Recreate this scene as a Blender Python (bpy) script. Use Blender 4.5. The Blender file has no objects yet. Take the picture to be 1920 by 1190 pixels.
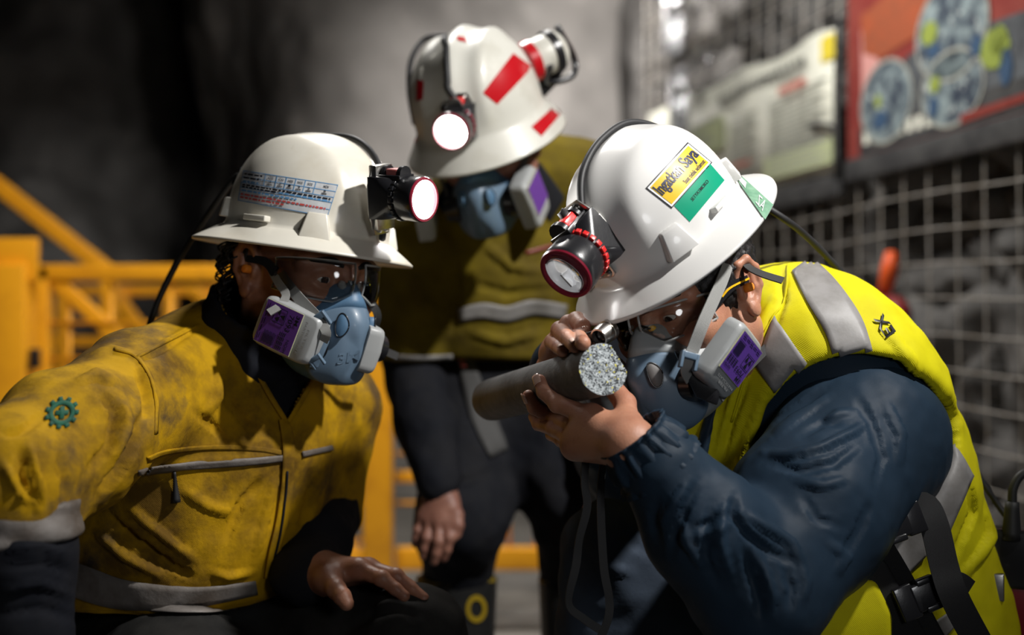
import bpy, bmesh, math, random
import numpy as np
from mathutils import Vector, Matrix
from mathutils.bvhtree import BVHTree

random.seed(7)
SC = bpy.context.scene
COL = SC.collection

# ------------------------------------------------------------------ camera, world, lights
FPX = 2400.0                      # 45 mm lens on a 36 mm sensor, 1920 px wide
CAMZ = 1.0
cam_d = bpy.data.cameras.new('camera')
cam_d.lens = 45.0
cam_d.sensor_width = 36.0
cam_d.clip_start = 0.02
cam_d.dof.use_dof = True
cam_d.dof.focus_distance = 1.56
cam_d.dof.aperture_fstop = 2.0
cam = bpy.data.objects.new('camera', cam_d)
cam.location = (0, 0, CAMZ)
cam.rotation_euler = (math.pi / 2, 0, 0)
COL.objects.link(cam)
SC.camera = cam
SC.view_settings.view_transform = 'Standard'
SC.view_settings.look = 'None'
SC.view_settings.gamma = 1.0
SC.view_settings.use_curve_mapping = False
SC.view_settings.exposure = 0.0

w = bpy.data.worlds.new('mine_dark')
SC.world = w
w.use_nodes = True
w.node_tree.nodes['Background'].inputs[0].default_value = (0.55, 0.62, 0.75, 1)
w.node_tree.nodes['Background'].inputs[1].default_value = 0.012


def lamp(name, kind, loc, energy, color=(1, 1, 1), target=None, size=0.1, spot=None, blend=0.5):
    d = bpy.data.lights.new(name, kind)
    d.energy = energy
    d.color = color
    if kind == 'AREA':
        d.shape = 'DISK'
        d.size = size
    else:
        d.shadow_soft_size = size
    if kind == 'SPOT':
        d.spot_size = math.radians(spot)
        d.spot_blend = blend
    o = bpy.data.objects.new(name, d)
    o.location = loc
    if target is not None:
        o.rotation_euler = (Vector(target) - Vector(loc)).to_track_quat('-Z', 'Y').to_euler()
    COL.objects.link(o)
    return o


# work light hung overhead to the right of the group, the weaker lights of the heading, and an added front fill
lamp('work_light', 'SPOT', (1.17, 0.95, 2.40), 255, (1.0, 0.98, 0.95), (-0.10, 1.90, 1.12), 0.045, 58, 0.9)
lamp('work_light_rear', 'AREA', (-0.35, 3.0, 2.9), 30, (1.0, 0.97, 0.93), (-0.1, 1.9, 1.0), 0.35)
lamp('fill_light_front', 'AREA', (0.55, 0.05, 1.15), 3.4, (0.97, 0.98, 1.0), (-0.2, 1.8, 1.0), 0.30)  # added low fill that brightens faces under the brims, no fixture there
lamp('drift_light_wall', 'SPOT', (0.55, 4.6, 3.2), 800, (1.0, 0.95, 0.9), (0.35, 7.4, 1.9), 0.15, 62, 1.0)
lamp('drift_light_poster', 'AREA', (0.2, 3.4, 2.7), 44, (1.0, 0.97, 0.92), (1.1, 4.6, 1.7), 0.4)
lamp('drift_light_fence', 'SPOT', (-0.8, 2.9, 2.9), 150, (1.0, 0.88, 0.68), (-0.9, 4.5, 0.4), 0.12, 84, 0.6)
lamp('drift_light_left', 'SPOT', (-2.3, 5.6, 1.0), 95, (1.0, 0.98, 0.95), (-2.95, 8.2, 1.42), 0.2, 27, 1.0)


# ------------------------------------------------------------------ helpers
def P(px, py, d):
    return np.array(((px - 960) / FPX * d, d, CAMZ - (py - 595) / FPX * d))


def nrm(v):
    v = np.asarray(v, float)
    return v / np.linalg.norm(v)


def frame(fwd, up):
    """3x3 matrix whose columns are forward, left, up."""
    f = nrm(fwd)
    u = np.asarray(up, float)
    u = nrm(u - f * np.dot(u, f))
    l = np.cross(u, f)
    return np.stack([f, l, u], axis=1)


ORG = {}


def tag(o, label=None, cat=None, group=None, kind=None):
    if label: o['label'] = label
    if cat: o['category'] = cat
    if group: o['group'] = group
    if kind: o['kind'] = kind
    return o


def thing(name, label, cat, loc, group=None):
    o = bpy.data.objects.new(name, None)
    o.empty_display_size = 0.05
    o.location = [float(c) for c in loc]
    COL.objects.link(o)
    ORG[o.name] = np.array(loc, float)
    return tag(o, label, cat, group)


def build(name, v, f, mat, parent=None, smooth=True, loc=None):
    """verts in world space -> one mesh object under parent (or on its own)."""
    v = np.asarray(v, float).reshape(-1, 3)
    if parent is not None:
        org = ORG[parent.name]
    else:
        org = np.array(loc, float) if loc is not None else np.array([(v[:, 0].min() + v[:, 0].max()) / 2, (v[:, 1].min() + v[:, 1].max()) / 2, v[:, 2].min()])
    me = bpy.data.meshes.new(name)
    if isinstance(f, np.ndarray):
        f = f.tolist()
    me.from_pydata((v - org).tolist(), [], f)
    me.validate()
    me.update()
    if smooth is True:
        me.shade_smooth()
    elif smooth:
        me.shade_smooth()
        try:
            me.set_sharp_from_angle(angle=math.radians(smooth))
        except Exception:
            pass
    me.materials.append(mat)
    o = bpy.data.objects.new(name, me)
    COL.objects.link(o)
    if parent is not None:
        o.parent = parent
    else:
        o.location = org.tolist()
    ORG[o.name] = org
    return o


class MB:
    """collects world-space pieces of one mesh"""
    def __init__(s): s.v = []; s.f = []; s.n = 0

    def add(s, v, f):
        v = np.asarray(v, float).reshape(-1, 3)
        if isinstance(f, np.ndarray): f = f.tolist()
        s.v.append(v)
        s.f += [[i + s.n for i in q] for q in f]
        s.n += len(v)
        return s

    def build(s, name, mat, parent=None, smooth=True, loc=None):
        return build(name, np.concatenate(s.v), s.f, mat, parent, smooth, loc)


def box(c, half, R=None, bev=0.0):
    """bevelled box: verts, faces"""
    R = np.eye(3) if R is None else R
    hx, hy, hz = half
    b = min(bev, hx * .95, hy * .95, hz * .95)
    if b <= 0:
        v = [(x, y, z) for x in (-hx, hx) for y in (-hy, hy) for z in (-hz, hz)]
        f = [(0, 1, 3, 2), (4, 6, 7, 5), (0, 4, 5, 1), (2, 3, 7, 6), (0, 2, 6, 4), (1, 5, 7, 3)]
        return np.array(v) @ R.T + np.asarray(c), f
    bm = bmesh.new()
    bmesh.ops.create_cube(bm, size=1.0)
    for vv in bm.verts:
        vv.co = Vector((vv.co.x * 2 * hx, vv.co.y * 2 * hy, vv.co.z * 2 * hz))
    bmesh.ops.bevel(bm, geom=bm.edges[:], offset=b, segments=3, profile=0.5, affect='EDGES')
    bm.verts.ensure_lookup_table()
    v = np.array([tuple(x.co) for x in bm.verts])
    f = [[x.index for x in q.verts] for q in bm.faces]
    bm.free()
    return v @ R.T + np.asarray(c), f


def hull(pts, bev=0.0, seg=2):
    bm = bmesh.new()
    for q in pts: bm.verts.new([float(t) for t in q])
    r = bmesh.ops.convex_hull(bm, input=bm.verts[:])
    bmesh.ops.delete(bm, geom=[g for g in r['geom_interior'] if isinstance(g, bmesh.types.BMVert)], context='VERTS')
    bmesh.ops.dissolve_limit(bm, angle_limit=0.03, verts=bm.verts[:], edges=bm.edges[:])
    if bev > 0:
        bmesh.ops.bevel(bm, geom=bm.edges[:], offset=bev, segments=seg, profile=0.5, affect='EDGES')
    bm.verts.ensure_lookup_table()
    bm.verts.index_update()
    v = np.array([tuple(x.co) for x in bm.verts])
    f = [[x.index for x in q.verts] for q in bm.faces]
    bm.free()
    return v, f


def spline(pts, n):
    """Catmull-Rom resample of a list of points (any dimension) to n points."""
    p = np.asarray(pts, float)
    if p.ndim == 1: p = p[:, None]
    m = len(p)
    q = np.vstack([2 * p[0] - p[1], p, 2 * p[-1] - p[-2]])
    t = np.linspace(0, m - 1, n)
    i = np.minimum(t.astype(int), m - 2)
    u = (t - i)[:, None]
    a, b, c, d = q[i], q[i + 1], q[i + 2], q[i + 3]
    return 0.5 * (2 * b + (c - a) * u + (2 * a - 5 * b + 4 * c - d) * u ** 2 + (3 * b - a - 3 * c + d) * u ** 3)


def tube(pts, r, n=12, cap=True, res=None):
    p = spline(pts, res) if res else np.asarray(pts, float)
    rr = np.ones(len(p)) * r if np.isscalar(r) else (spline(r, len(p))[:, 0])
    t = np.gradient(p, axis=0)
    t /= np.linalg.norm(t, axis=1)[:, None] + 1e-12
    ref = np.array((0, 0, 1.0)) if abs(t[0][2]) < .9 else np.array((1.0, 0, 0))
    a = nrm(np.cross(t[0], ref))
    v = []
    for i in range(len(p)):
        a = nrm(a - t[i] * np.dot(a, t[i]))
        b = np.cross(t[i], a)
        for k in range(n):
            th = 2 * math.pi * k / n
            v.append(p[i] + rr[i] * (math.cos(th) * a + math.sin(th) * b))
    f = []
    for i in range(len(p) - 1):
        for k in range(n):
            k2 = (k + 1) % n
            f.append((i * n + k, i * n + k2, (i + 1) * n + k2, (i + 1) * n + k))
    if cap:
        f.append(tuple(range(n - 1, -1, -1)))
        f.append(tuple(range((len(p) - 1) * n, len(p) * n)))
    return np.array(v), f


def ribbon(pts, nor, width, thick, res=None):
    """flat strap along pts whose flat side faces nor (one vector or one per point)"""
    m = len(pts)
    nn = np.tile(np.asarray(nor, float), (m, 1)) if np.asarray(nor).ndim == 1 else np.asarray(nor, float)
    p = np.asarray(pts, float)
    if res:
        p = spline(p, res); nn = spline(nn, res)
    w_ = np.ones(len(p)) * width if np.isscalar(width) else spline(width, len(p))[:, 0]
    t = np.gradient(p, axis=0)
    t /= np.linalg.norm(t, axis=1)[:, None] + 1e-12
    nn = nn - t * np.sum(nn * t, 1)[:, None]
    nn /= np.linalg.norm(nn, axis=1)[:, None] + 1e-12
    s = np.cross(t, nn)
    h = thick / 2
    v = np.stack([p + s * (w_ / 2)[:, None] + nn * h, p - s * (w_ / 2)[:, None] + nn * h,
                  p - s * (w_ / 2)[:, None] - nn * h, p + s * (w_ / 2)[:, None] - nn * h], 1).reshape(-1, 3)
    f = []
    for i in range(len(p) - 1):
        for k in range(4):
            k2 = (k + 1) % 4
            f.append((i * 4 + k, i * 4 + k2, (i + 1) * 4 + k2, (i + 1) * 4 + k))
    f.append((3, 2, 1, 0)); e = (len(p) - 1) * 4
    f.append((e, e + 1, e + 2, e + 3))
    return v, f


def lathe(c, axis, prof, n=40, up=(0, 0, 1.0)):
    """prof: list of (distance along axis, radius)"""
    R = frame(axis, up if abs(np.dot(nrm(axis), nrm(up))) < .95 else (1, 0, 0))
    v = []
    for (x, r) in prof:
        for k in range(n):
            th = 2 * math.pi * k / n
            v.append((x, r * math.cos(th), r * math.sin(th)))
    f = []
    for i in range(len(prof) - 1):
        for k in range(n):
            k2 = (k + 1) % n
            f.append((i * n + k, i * n + k2, (i + 1) * n + k2, (i + 1) * n + k))
    f.append(tuple(range(n - 1, -1, -1)))
    f.append(tuple(range((len(prof) - 1) * n, len(prof) * n)))
    return np.array(v) @ R.T + np.asarray(c), f


# ------------------------------------------------------------------ numpy noise
def _h(ix, iy, iz, s):
    n = (ix * 73856093) ^ (iy * 19349663) ^ (iz * 83492791) ^ (s * 2654435)
    n = (n ^ (n >> 13)) * 1274126177
    n = n & 0x7fffffff
    n = (n ^ (n >> 16))
    return (n & 0xffff) / 65535.0


def vnoise(p, s=0):
    p = np.asarray(p, float)
    i = np.floor(p).astype(np.int64)
    f = p - i
    f = f * f * (3 - 2 * f)
    r = 0
    for dx in (0, 1):
        for dy in (0, 1):
            for dz in (0, 1):
                wgt = (f[:, 0] if dx else 1 - f[:, 0]) * (f[:, 1] if dy else 1 - f[:, 1]) * (f[:, 2] if dz else 1 - f[:, 2])
                r = r + wgt * _h(i[:, 0] + dx, i[:, 1] + dy, i[:, 2] + dz, s)
    return r * 2 - 1


def fbm(p, o=4, s=0):
    p = np.asarray(p, float)
    r = 0; a = 1.0
    for k in range(o):
        r = r + a * vnoise(p * 2 ** k, s + k); a *= .5
    return r


def cellular(p, s=0):
    """distance to nearest and second nearest jittered cell point, and the cell's own random value"""
    p = np.asarray(p, float)
    i = np.floor(p).astype(np.int64)
    d1 = np.full(len(p), 9.0); d2 = np.full(len(p), 9.0); idv = np.zeros(len(p))
    for dx in (-1, 0, 1):
        for dy in (-1, 0, 1):
            for dz in (-1, 0, 1):
                c = i + np.array((dx, dy, dz))
                q = np.stack([c[:, k] + _h(c[:, 0], c[:, 1], c[:, 2], s + 11 * k + 1) for k in range(3)], 1)
                d = np.linalg.norm(p - q, axis=1)
                r = _h(c[:, 0], c[:, 1], c[:, 2], s + 77)
                m = d < d1
                d2 = np.where(m, d1, np.minimum(d2, d))
                idv = np.where(m, r, idv)
                d1 = np.where(m, d, d1)
    return d1, d2, idv


# ------------------------------------------------------------------ signed distance shapes
def sd_cone(p, a, b, ra, rb, k=None):
    a = np.asarray(a, float); b = np.asarray(b, float)
    ba = b - a
    h = np.clip(((p - a) @ ba) / max(np.dot(ba, ba), 1e-9), 0, 1)
    return np.linalg.norm(p - a - h[:, None] * ba, axis=1) - (ra + (rb - ra) * h)


def sd_econe(p, a, b, ra, rb, n, ratio):
    """cone with its cross-section scaled by ratio along direction n"""
    n = nrm(n)
    a = np.asarray(a, float); b = np.asarray(b, float)
    q = p + ((1 / ratio - 1) * ((p - a) @ n))[:, None] * n
    b2 = b + (1 / ratio - 1) * np.dot(b - a, n) * n
    return sd_cone(q, a, b2, ra, rb) * min(1.0, ratio)


def sd_ell(p, c, r, R=None):
    q = p - np.asarray(c)
    if R is not None: q = q @ R
    r = np.asarray(r, float)
    k0 = np.linalg.norm(q / r, axis=1)
    k1 = np.linalg.norm(q / (r * r), axis=1) + 1e-9
    return k0 * (k0 - 1) / k1


def sd_box(p, c, h, R=None, r=0.0):
    q = p - np.asarray(c)
    if R is not None: q = q @ R
    q = np.abs(q) - (np.asarray(h) - r)
    return np.linalg.norm(np.maximum(q, 0), axis=1) + np.minimum(q.max(1), 0) - r


def smin(a, b, k):
    h = np.clip(.5 + .5 * (b - a) / k, 0, 1)
    return b + (a - b) * h - k * h * (1 - h)


def smax(a, b, k):
    return -smin(-a, -b, k)


def sd_chain(p, pts, rad, k=0.01):
    d = None
    for i in range(len(pts) - 1):
        e = sd_cone(p, pts[i], pts[i + 1], rad[i], rad[i + 1])
        d = e if d is None else smin(d, e, k)
    return d


def ridge(p, pts, amp, wid):
    """gaussian ridge along a polyline, fading at both ends"""
    pts = [np.asarray(q, float) for q in pts]
    best = np.full(len(p), 9.0)
    ends = np.zeros(len(p))
    n = len(pts) - 1
    for i in range(n):
        a, b = pts[i], pts[i + 1]
        ba = b - a
        h = np.clip(((p - a) @ ba) / max(np.dot(ba, ba), 1e-9), 0, 1)
        d = np.linalg.norm(p - a - h[:, None] * ba, axis=1)
        t = (i + h) / n
        m = d < best
        best = np.where(m, d, best); ends = np.where(m, t, ends)
    return amp * np.exp(-(best / wid) ** 2) * np.sin(np.clip(ends, .04, .96) * math.pi) ** .6


def mesh_sdf(fn, lo, hi, h, newton=1):
    """surface nets on a narrow band; returns verts, quad faces"""
    lo = np.asarray(lo, float); hi = np.asarray(hi, float)
    C = 4
    nc = np.maximum(2, np.ceil((hi - lo) / (h * C)).astype(int))
    n = nc * C
    cg = np.stack(np.meshgrid(*[np.arange(nc[k]) for k in range(3)], indexing='ij'), -1).reshape(-1, 3)
    cc = lo + (cg + .5 - .5 / C) * h * C
    cv = fn(cc)
    V = np.repeat(np.repeat(np.repeat(cv.reshape(nc), C, 0), C, 1), C, 2).astype(np.float32)
    act = np.abs(cv) < h * C * 2.2
    ci = cg[act]
    off = np.stack(np.meshgrid(*[np.arange(C)] * 3, indexing='ij'), -1).reshape(-1, 3)
    fi = (ci[:, None, :] * C + off[None]).reshape(-1, 3)
    for s in range(0, len(fi), 400000):
        b = fi[s:s + 400000]
        V[b[:, 0], b[:, 1], b[:, 2]] = fn(lo + b * h)
    ins = V < 0
    a = ins[:-1, :-1, :-1]
    cnt = np.zeros(a.shape, np.int8)
    for dx in (0, 1):
        for dy in (0, 1):
            for dz in (0, 1):
                cnt += ins[dx:n[0] - 1 + dx, dy:n[1] - 1 + dy, dz:n[2] - 1 + dz]
    cells = np.argwhere((cnt > 0) & (cnt < 8))
    idx = np.full(a.shape, -1, np.int64)
    idx[cells[:, 0], cells[:, 1], cells[:, 2]] = np.arange(len(cells))
    acc = np.zeros((len(cells), 3)); num = np.zeros(len(cells))
    cor = [(x, y, z) for x in (0, 1) for y in (0, 1) for z in (0, 1)]
    val = {c: V[cells[:, 0] + c[0], cells[:, 1] + c[1], cells[:, 2] + c[2]].astype(float) for c in cor}
    for c in cor:
        for k in range(3):
            if c[k] == 0:
                e = list(c); e[k] = 1; e = tuple(e)
                va, vb = val[c], val[e]
                m = (va < 0) != (vb < 0)
                t = np.where(m, va / np.where(m, va - vb, 1), 0)
                q = np.zeros((len(cells), 3)) + np.array(c)
                q[:, k] += t
                acc += np.where(m[:, None], q, 0); num += m
    v = lo + (cells + acc / num[:, None]) * h
    faces = []
    for k in range(3):
        k1, k2 = (k + 1) % 3, (k + 2) % 3
        sl0 = [slice(None)] * 3; sl1 = [slice(None)] * 3
        sl0[k] = slice(0, -1); sl1[k] = slice(1, None)
        s0, s1 = ins[tuple(sl0)], ins[tuple(sl1)]
        for inv in (False, True):
            m = (s0 & ~s1) if not inv else (~s0 & s1)
            e = np.argwhere(m)
            e = e[(e[:, k1] > 0) & (e[:, k2] > 0) & (e[:, k1] < n[k1] - 1) & (e[:, k2] < n[k2] - 1)]
            o1 = np.zeros(3, int); o1[k1] = 1
            o2 = np.zeros(3, int); o2[k2] = 1
            g = lambda q: idx[q[:, 0], q[:, 1], q[:, 2]]
            qd = np.stack([g(e - o1 - o2), g(e - o2), g(e), g(e - o1)], 1)
            if inv: qd = qd[:, ::-1]
            qd = qd[(qd >= 0).all(1)]
            faces.append(qd)
    faces = np.concatenate(faces)
    for _ in range(newton):
        e = h * .5
        g = np.stack([fn(v + np.eye(3)[k] * e) - fn(v - np.eye(3)[k] * e) for k in range(3)], 1) / (2 * e)
        d = fn(v)
        g2 = np.sum(g * g, 1) + 1e-6
        st = np.clip(d / g2, -h, h)
        v = v - np.clip(g, -2, 2) * st[:, None] * (np.sqrt(g2) > .2)[:, None]
    return v, faces


def bvh(v, f):
    return BVHTree.FromPolygons([Vector(q) for q in np.asarray(v).tolist()], f.tolist() if isinstance(f, np.ndarray) else f)


def drape(uv, O, U, V_, N, tree, off):
    """flat (u,v) points laid on a surface: cast along -N, lifted by off"""
    out = []
    O = np.asarray(O, float); N = nrm(N)
    for q in np.asarray(uv, float):
        a = O + np.asarray(U) * q[0] + np.asarray(V_) * q[1]
        h = tree.ray_cast(Vector((a + N * .12).tolist()), Vector((-N).tolist()), .4)
        if h[0] is None:
            h = tree.find_nearest(Vector(a.tolist()))
        nn = h[1] if h[1].dot(Vector(N.tolist())) > 0 else -h[1]
        out.append(np.array(h[0]) + np.array(nn) * off)
    return np.array(out)


def grid2(w_, h_, nx, ny, rnd=0):
    v = []; f = []
    for j in range(ny + 1):
        for i in range(nx + 1):
            v.append((-w_ / 2 + w_ * i / nx, -h_ / 2 + h_ * j / ny))
    for j in range(ny):
        for i in range(nx):
            a = j * (nx + 1) + i
            f.append((a, a + 1, a + nx + 2, a + nx + 1))
    return np.array(v), f


_tx = {}


def text2(s, size=1.0, bold=0.0, sx=1.0, align='CENTER', shear=0.0):
    c = bpy.data.curves.new('t', 'FONT')
    c.body = s; c.size = size; c.align_x = align; c.align_y = 'CENTER'
    c.offset = bold * size; c.shear = shear
    c.resolution_u = 3
    o = bpy.data.objects.new('t', c)
    me = bpy.data.meshes.new_from_object(o)
    v = np.array([(q.co.x * sx, q.co.y) for q in me.vertices]).reshape(-1, 2)
    f = [list(q.vertices) for q in me.polygons]
    bpy.data.objects.remove(o); bpy.data.curves.remove(c); bpy.data.meshes.remove(me)
    return v, f


# ------------------------------------------------------------------ materials
def mat(name, col, rough=.5, metal=0.0, col2=None, nscale=8.0, nlo=.4, nhi=.65, bump=0.0, bscale=60.0, coat=0.0,
        emit=None, estr=0.0, sss=0.0, trans=0.0, alpha=1.0, col3=None, n3=30.0, lo3=.55, hi3=.75, weave=0.0, wscale=900.0, spec=.5, det=6.0, sheen=0.0, ior=1.45, mix2=1.0):
    m = bpy.data.materials.new(name)
    m.use_nodes = True
    nt = m.node_tree
    b = nt.nodes['Principled BSDF']
    I = b.inputs
    I['Base Color'].default_value = (*col, 1)
    I['Roughness'].default_value = rough
    I['Metallic'].default_value = metal
    I['Specular IOR Level'].default_value = spec
    I['IOR'].default_value = ior
    if coat: I['Coat Weight'].default_value = coat; I['Coat Roughness'].default_value = .08
    if sheen: I['Sheen Weight'].default_value = sheen
    if sss:
        I['Subsurface Weight'].default_value = sss
        I['Subsurface Radius'].default_value = (.012, .005, .003)
        I['Subsurface Scale'].default_value = 1.0
    if trans: I['Transmission Weight'].default_value = trans
    if alpha < 1: I['Alpha'].default_value = alpha
    if emit:
        I['Emission Color'].default_value = (*emit, 1)
        I['Emission Strength'].default_value = estr
    tc = nt.nodes.new('ShaderNodeTexCoord')
    last = None

    def noise(sc, d=det):
        n = nt.nodes.new('ShaderNodeTexNoise')
        n.inputs['Scale'].default_value = sc
        n.inputs['Detail'].default_value = d
        n.inputs['Roughness'].default_value = .62
        nt.links.new(tc.outputs['Object'], n.inputs['Vector'])
        return n
    if col2 is not None:
        n = noise(nscale)
        r = nt.nodes.new('ShaderNodeMapRange')
        r.inputs[1].default_value = nlo; r.inputs[2].default_value = nhi; r.inputs[4].default_value = mix2
        nt.links.new(n.outputs[0], r.inputs[0])
        x = nt.nodes.new('ShaderNodeMix'); x.data_type = 'RGBA'
        x.inputs[6].default_value = (*col, 1); x.inputs[7].default_value = (*col2, 1)
        nt.links.new(r.outputs[0], x.inputs[0])
        last = x.outputs[2]
    if col3 is not None:
        n = noise(n3)
        r = nt.nodes.new('ShaderNodeMapRange')
        r.inputs[1].default_value = lo3; r.inputs[2].default_value = hi3
        nt.links.new(n.outputs[0], r.inputs[0])
        x = nt.nodes.new('ShaderNodeMix'); x.data_type = 'RGBA'
        if last is not None: nt.links.new(last, x.inputs[6])
        else: x.inputs[6].default_value = (*col, 1)
        x.inputs[7].default_value = (*col3, 1)
        nt.links.new(r.outputs[0], x.inputs[0])
        last = x.outputs[2]
    if last is not None:
        nt.links.new(last, I['Base Color'])
    nb = None
    if bump:
        n = noise(bscale)
        nb = nt.nodes.new('ShaderNodeBump')
        nb.inputs['Strength'].default_value = bump
        nb.inputs['Distance'].default_value = .002
        nt.links.new(n.outputs[0], nb.inputs['Height'])
        nt.links.new(nb.outputs[0], I['Normal'])
    if weave:
        wv = nt.nodes.new('ShaderNodeTexWave'); wv.inputs['Scale'].default_value = wscale / 20
        wv.bands_direction = 'DIAGONAL'
        wv.inputs['Distortion'].default_value = .5
        nt.links.new(tc.outputs['Object'], wv.inputs['Vector'])
        n2 = nt.nodes.new('ShaderNodeBump')
        n2.inputs['Strength'].default_value = weave
        n2.inputs['Distance'].default_value = .0006
        nt.links.new(wv.outputs[0], n2.inputs['Height'])
        if nb: nt.links.new(nb.outputs[0], n2.inputs['Normal'])
        nt.links.new(n2.outputs[0], I['Normal'])
    return m


M = {}
M['rock'] = mat('rock', (.13, .125, .12), .9, col2=(.055, .052, .05), nscale=2.2, nlo=.38, nhi=.66, bump=.9, bscale=14, col3=(.22, .21, .2), n3=9, lo3=.55, hi3=.8)
M['shotcrete'] = mat('shotcrete', (.21, .2, .19), .92, col2=(.10, .095, .09), nscale=1.1, nlo=.38, nhi=.68, bump=.8, bscale=22, col3=(.3, .28, .26), n3=3.5, lo3=.58, hi3=.8)
M['floor'] = mat('floor', (.26, .25, .24), .75, col2=(.15, .145, .14), nscale=3, bump=.4, bscale=40)
M['wire'] = mat('wire', (.46, .44, .41), .5, .25, col2=(.28, .24, .19), nscale=12)
M['zinc'] = mat('zinc', (.72, .73, .75), .22, 1.0, col2=(.5, .5, .5), nscale=25)
M['fence'] = mat('fence_yellow', (.80, .36, .012), .42, col2=(.58, .24, .012), nscale=6, nlo=.5, nhi=.75, col3=(.15, .09, .03), n3=14, lo3=.68, hi3=.8)
M['white_hat'] = mat('white_shell', (.66, .65, .63), .30, coat=.25)
M['old_hat'] = mat('aged_shell', (.66, .63, .55), .36, col2=(.50, .44, .33), nscale=9, nlo=.47, nhi=.78, mix2=.75, col3=(.34, .27, .19), n3=38, lo3=.70, hi3=.84, coat=.15)
M['dusty_hat'] = mat('dusty_shell', (.54, .53, .48), .40, col2=(.40, .38, .32), nscale=9, nlo=.5, nhi=.75, coat=.15)
M['hat_in'] = mat('shell_lining', (.03, .03, .032), .7)
M['black'] = mat('black_plastic', (.012, .012, .014), .28, coat=.3, bump=.05, bscale=200)
M['black_matt'] = mat('black_rubber', (.016, .016, .017), .55)
M['red_plastic'] = mat('red_plastic', (.62, .02, .02), .32, coat=.2)
M['bezel_red'] = mat('bezel_red', (.22, .012, .03), .3, coat=.3)
M['lens_on'] = mat('lens_lit', (1, 1, 1), .2, emit=(1, .99, .97), estr=14)
M['lens_faint_glow'] = mat('lens_glass', (.88, .89, .9), .06, .0, coat=.6, emit=(1, .99, .96), estr=.35)  # faint glow put into the LEDs to brighten the lamp face
M['chrome'] = mat('chrome', (.85, .85, .86), .08, 1.0)
M['steel'] = mat('steel', (.55, .54, .52), .3, 1.0, col2=(.38, .36, .33), nscale=60)
# ------------------------------------------------------------------ the setting
def sheet(name, nu, nv, fn, mat_, parent=None):
    u, v = np.meshgrid(np.linspace(0, 1, nu), np.linspace(0, 1, nv), indexing='ij')
    p = fn(u.ravel(), v.ravel())
    i = np.arange(nu * nv).reshape(nu, nv)
    f = np.stack([i[:-1, :-1], i[1:, :-1], i[1:, 1:], i[:-1, 1:]], -1).reshape(-1, 4)
    o = build(name, p, f, mat_, parent)
    return o


def f_floor(u, v):
    x = -7 + u * 11; y = -1.5 + v * 14
    z = .012 * fbm(np.stack([x * 1.5, y * 1.5, x * 0], 1), 3, 3)
    return np.stack([x, y, z - .01], 1)


tag(sheet('floor', 90, 110, f_floor, M['floor']), 'grey concrete floor of the mine drift', kind='structure')

# right wall: line through the poster corner, running back to the left
WO = np.array((1.12, 4.2, 0.0))
WE = nrm((0.19, -1.0, 0.0))          # along the wall towards the camera
WN = nrm((-1.0, -0.19, 0.0))         # out of the wall


def Wp(s, z, off=0.0):
    return WO + WE * s + WN * off + np.array((0, 0, z))


def Wpix(px, py, off=0.0):
    """where the line of sight through a pixel meets the wall: (along, height)"""
    r = np.array(((px - 960) / FPX, 1.0, -(py - 595) / FPX))
    c = np.array((0, 0, CAMZ))
    t = np.dot(WO + WN * off - c, WN) / np.dot(r, WN)
    h = c + r * t
    return np.dot(h - WO, WE), h[2]


def f_right(u, v):
    s = -4.6 + u * 8.2; z = -.1 + v * 3.6
    q = np.stack([s * 3.0, z * 4.2, s * 0], 1)
    d1, d2, idv = cellular(q + .5 * np.stack([fbm(q * .7, 2, 5), fbm(q * .7, 2, 9), q[:, 0] * 0], 1), 4)
    dep = -.17 + .20 * np.clip((d2 - d1) * 1.8, 0, 1) * (.35 + .65 * idv) - .10 * idv + .06 * fbm(q, 4, 2) - .10 * np.clip(.22 - (d2 - d1), 0, 1)
    dep = np.minimum(dep, -.012)
    # smooth shotcrete towards the far end
    k = np.clip((-2.1 - s) / .5, 0, 1)
    dep = dep * (1 - k) + k * (-.05 + .05 * fbm(q * .4, 3, 8))
    return WO + WE * s[:, None] + WN * dep[:, None] + np.stack([s * 0, s * 0, z], 1)


tag(sheet('wall_right', 300, 150, f_right, M['rock']), 'broken grey rock wall behind the weld mesh', kind='structure')


def f_back(u, v):
    # plan curve: from behind the right wall, across, then swinging away on the left
    cx = np.array([1.6, .9, .2, -.5, -1.1, -1.6, -2.0, -2.1, -2.15]); cy = np.array([7.3, 7.25, 7.2, 7.25, 7.3, 7.6, 8.3, 9.6, 12.])
    t = u * 8
    x = np.interp(t, range(9), cx); y = np.interp(t, range(9), cy)
    z = -.1 + v * 3.9
    q = np.stack([x * 1.2, y * 1.2, z * 1.0], 1)
    d = .22 * fbm(q, 4, 21) + .12 * np.sin(x * 5.5 + 1.0 + .6 * vnoise(q * 1.5, 4))
    return np.stack([x - .2 * d, y - d - .25 * np.clip(z - 1.8, 0, 2) ** 2, z], 1)


tag(sheet('wall_back', 150, 80, f_back, M['shotcrete']), 'sprayed concrete wall at the end of the drift', kind='structure')


def f_left(u, v):
    x = -5.2 + u * 3.2; y = 6.2 + u * 6 + .9 * np.sin(u * 7.0)
    z = -.1 + v * 4.2
    q = np.stack([x * .8, y * .5, z * .9], 1)
    d = .55 * fbm(q, 4, 31)
    return np.stack([x + .4 * d, y - d, z], 1)


tag(sheet('wall_left', 110, 80, f_left, M['shotcrete']), 'bulging sprayed concrete wall on the dark left side', kind='structure')


def f_ceil(u, v):
    x = -6 + u * 9.5; y = -1.5 + v * 14
    q = np.stack([x, y, x * 0], 1)
    return np.stack([x, y, 3.75 - .06 * (x + .8) ** 2 * .3 + .2 * fbm(q, 3, 41)], 1)


tag(sheet('ceiling', 50, 60, f_ceil, M['rock']), 'rock back of the drift overhead', kind='structure')

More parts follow.
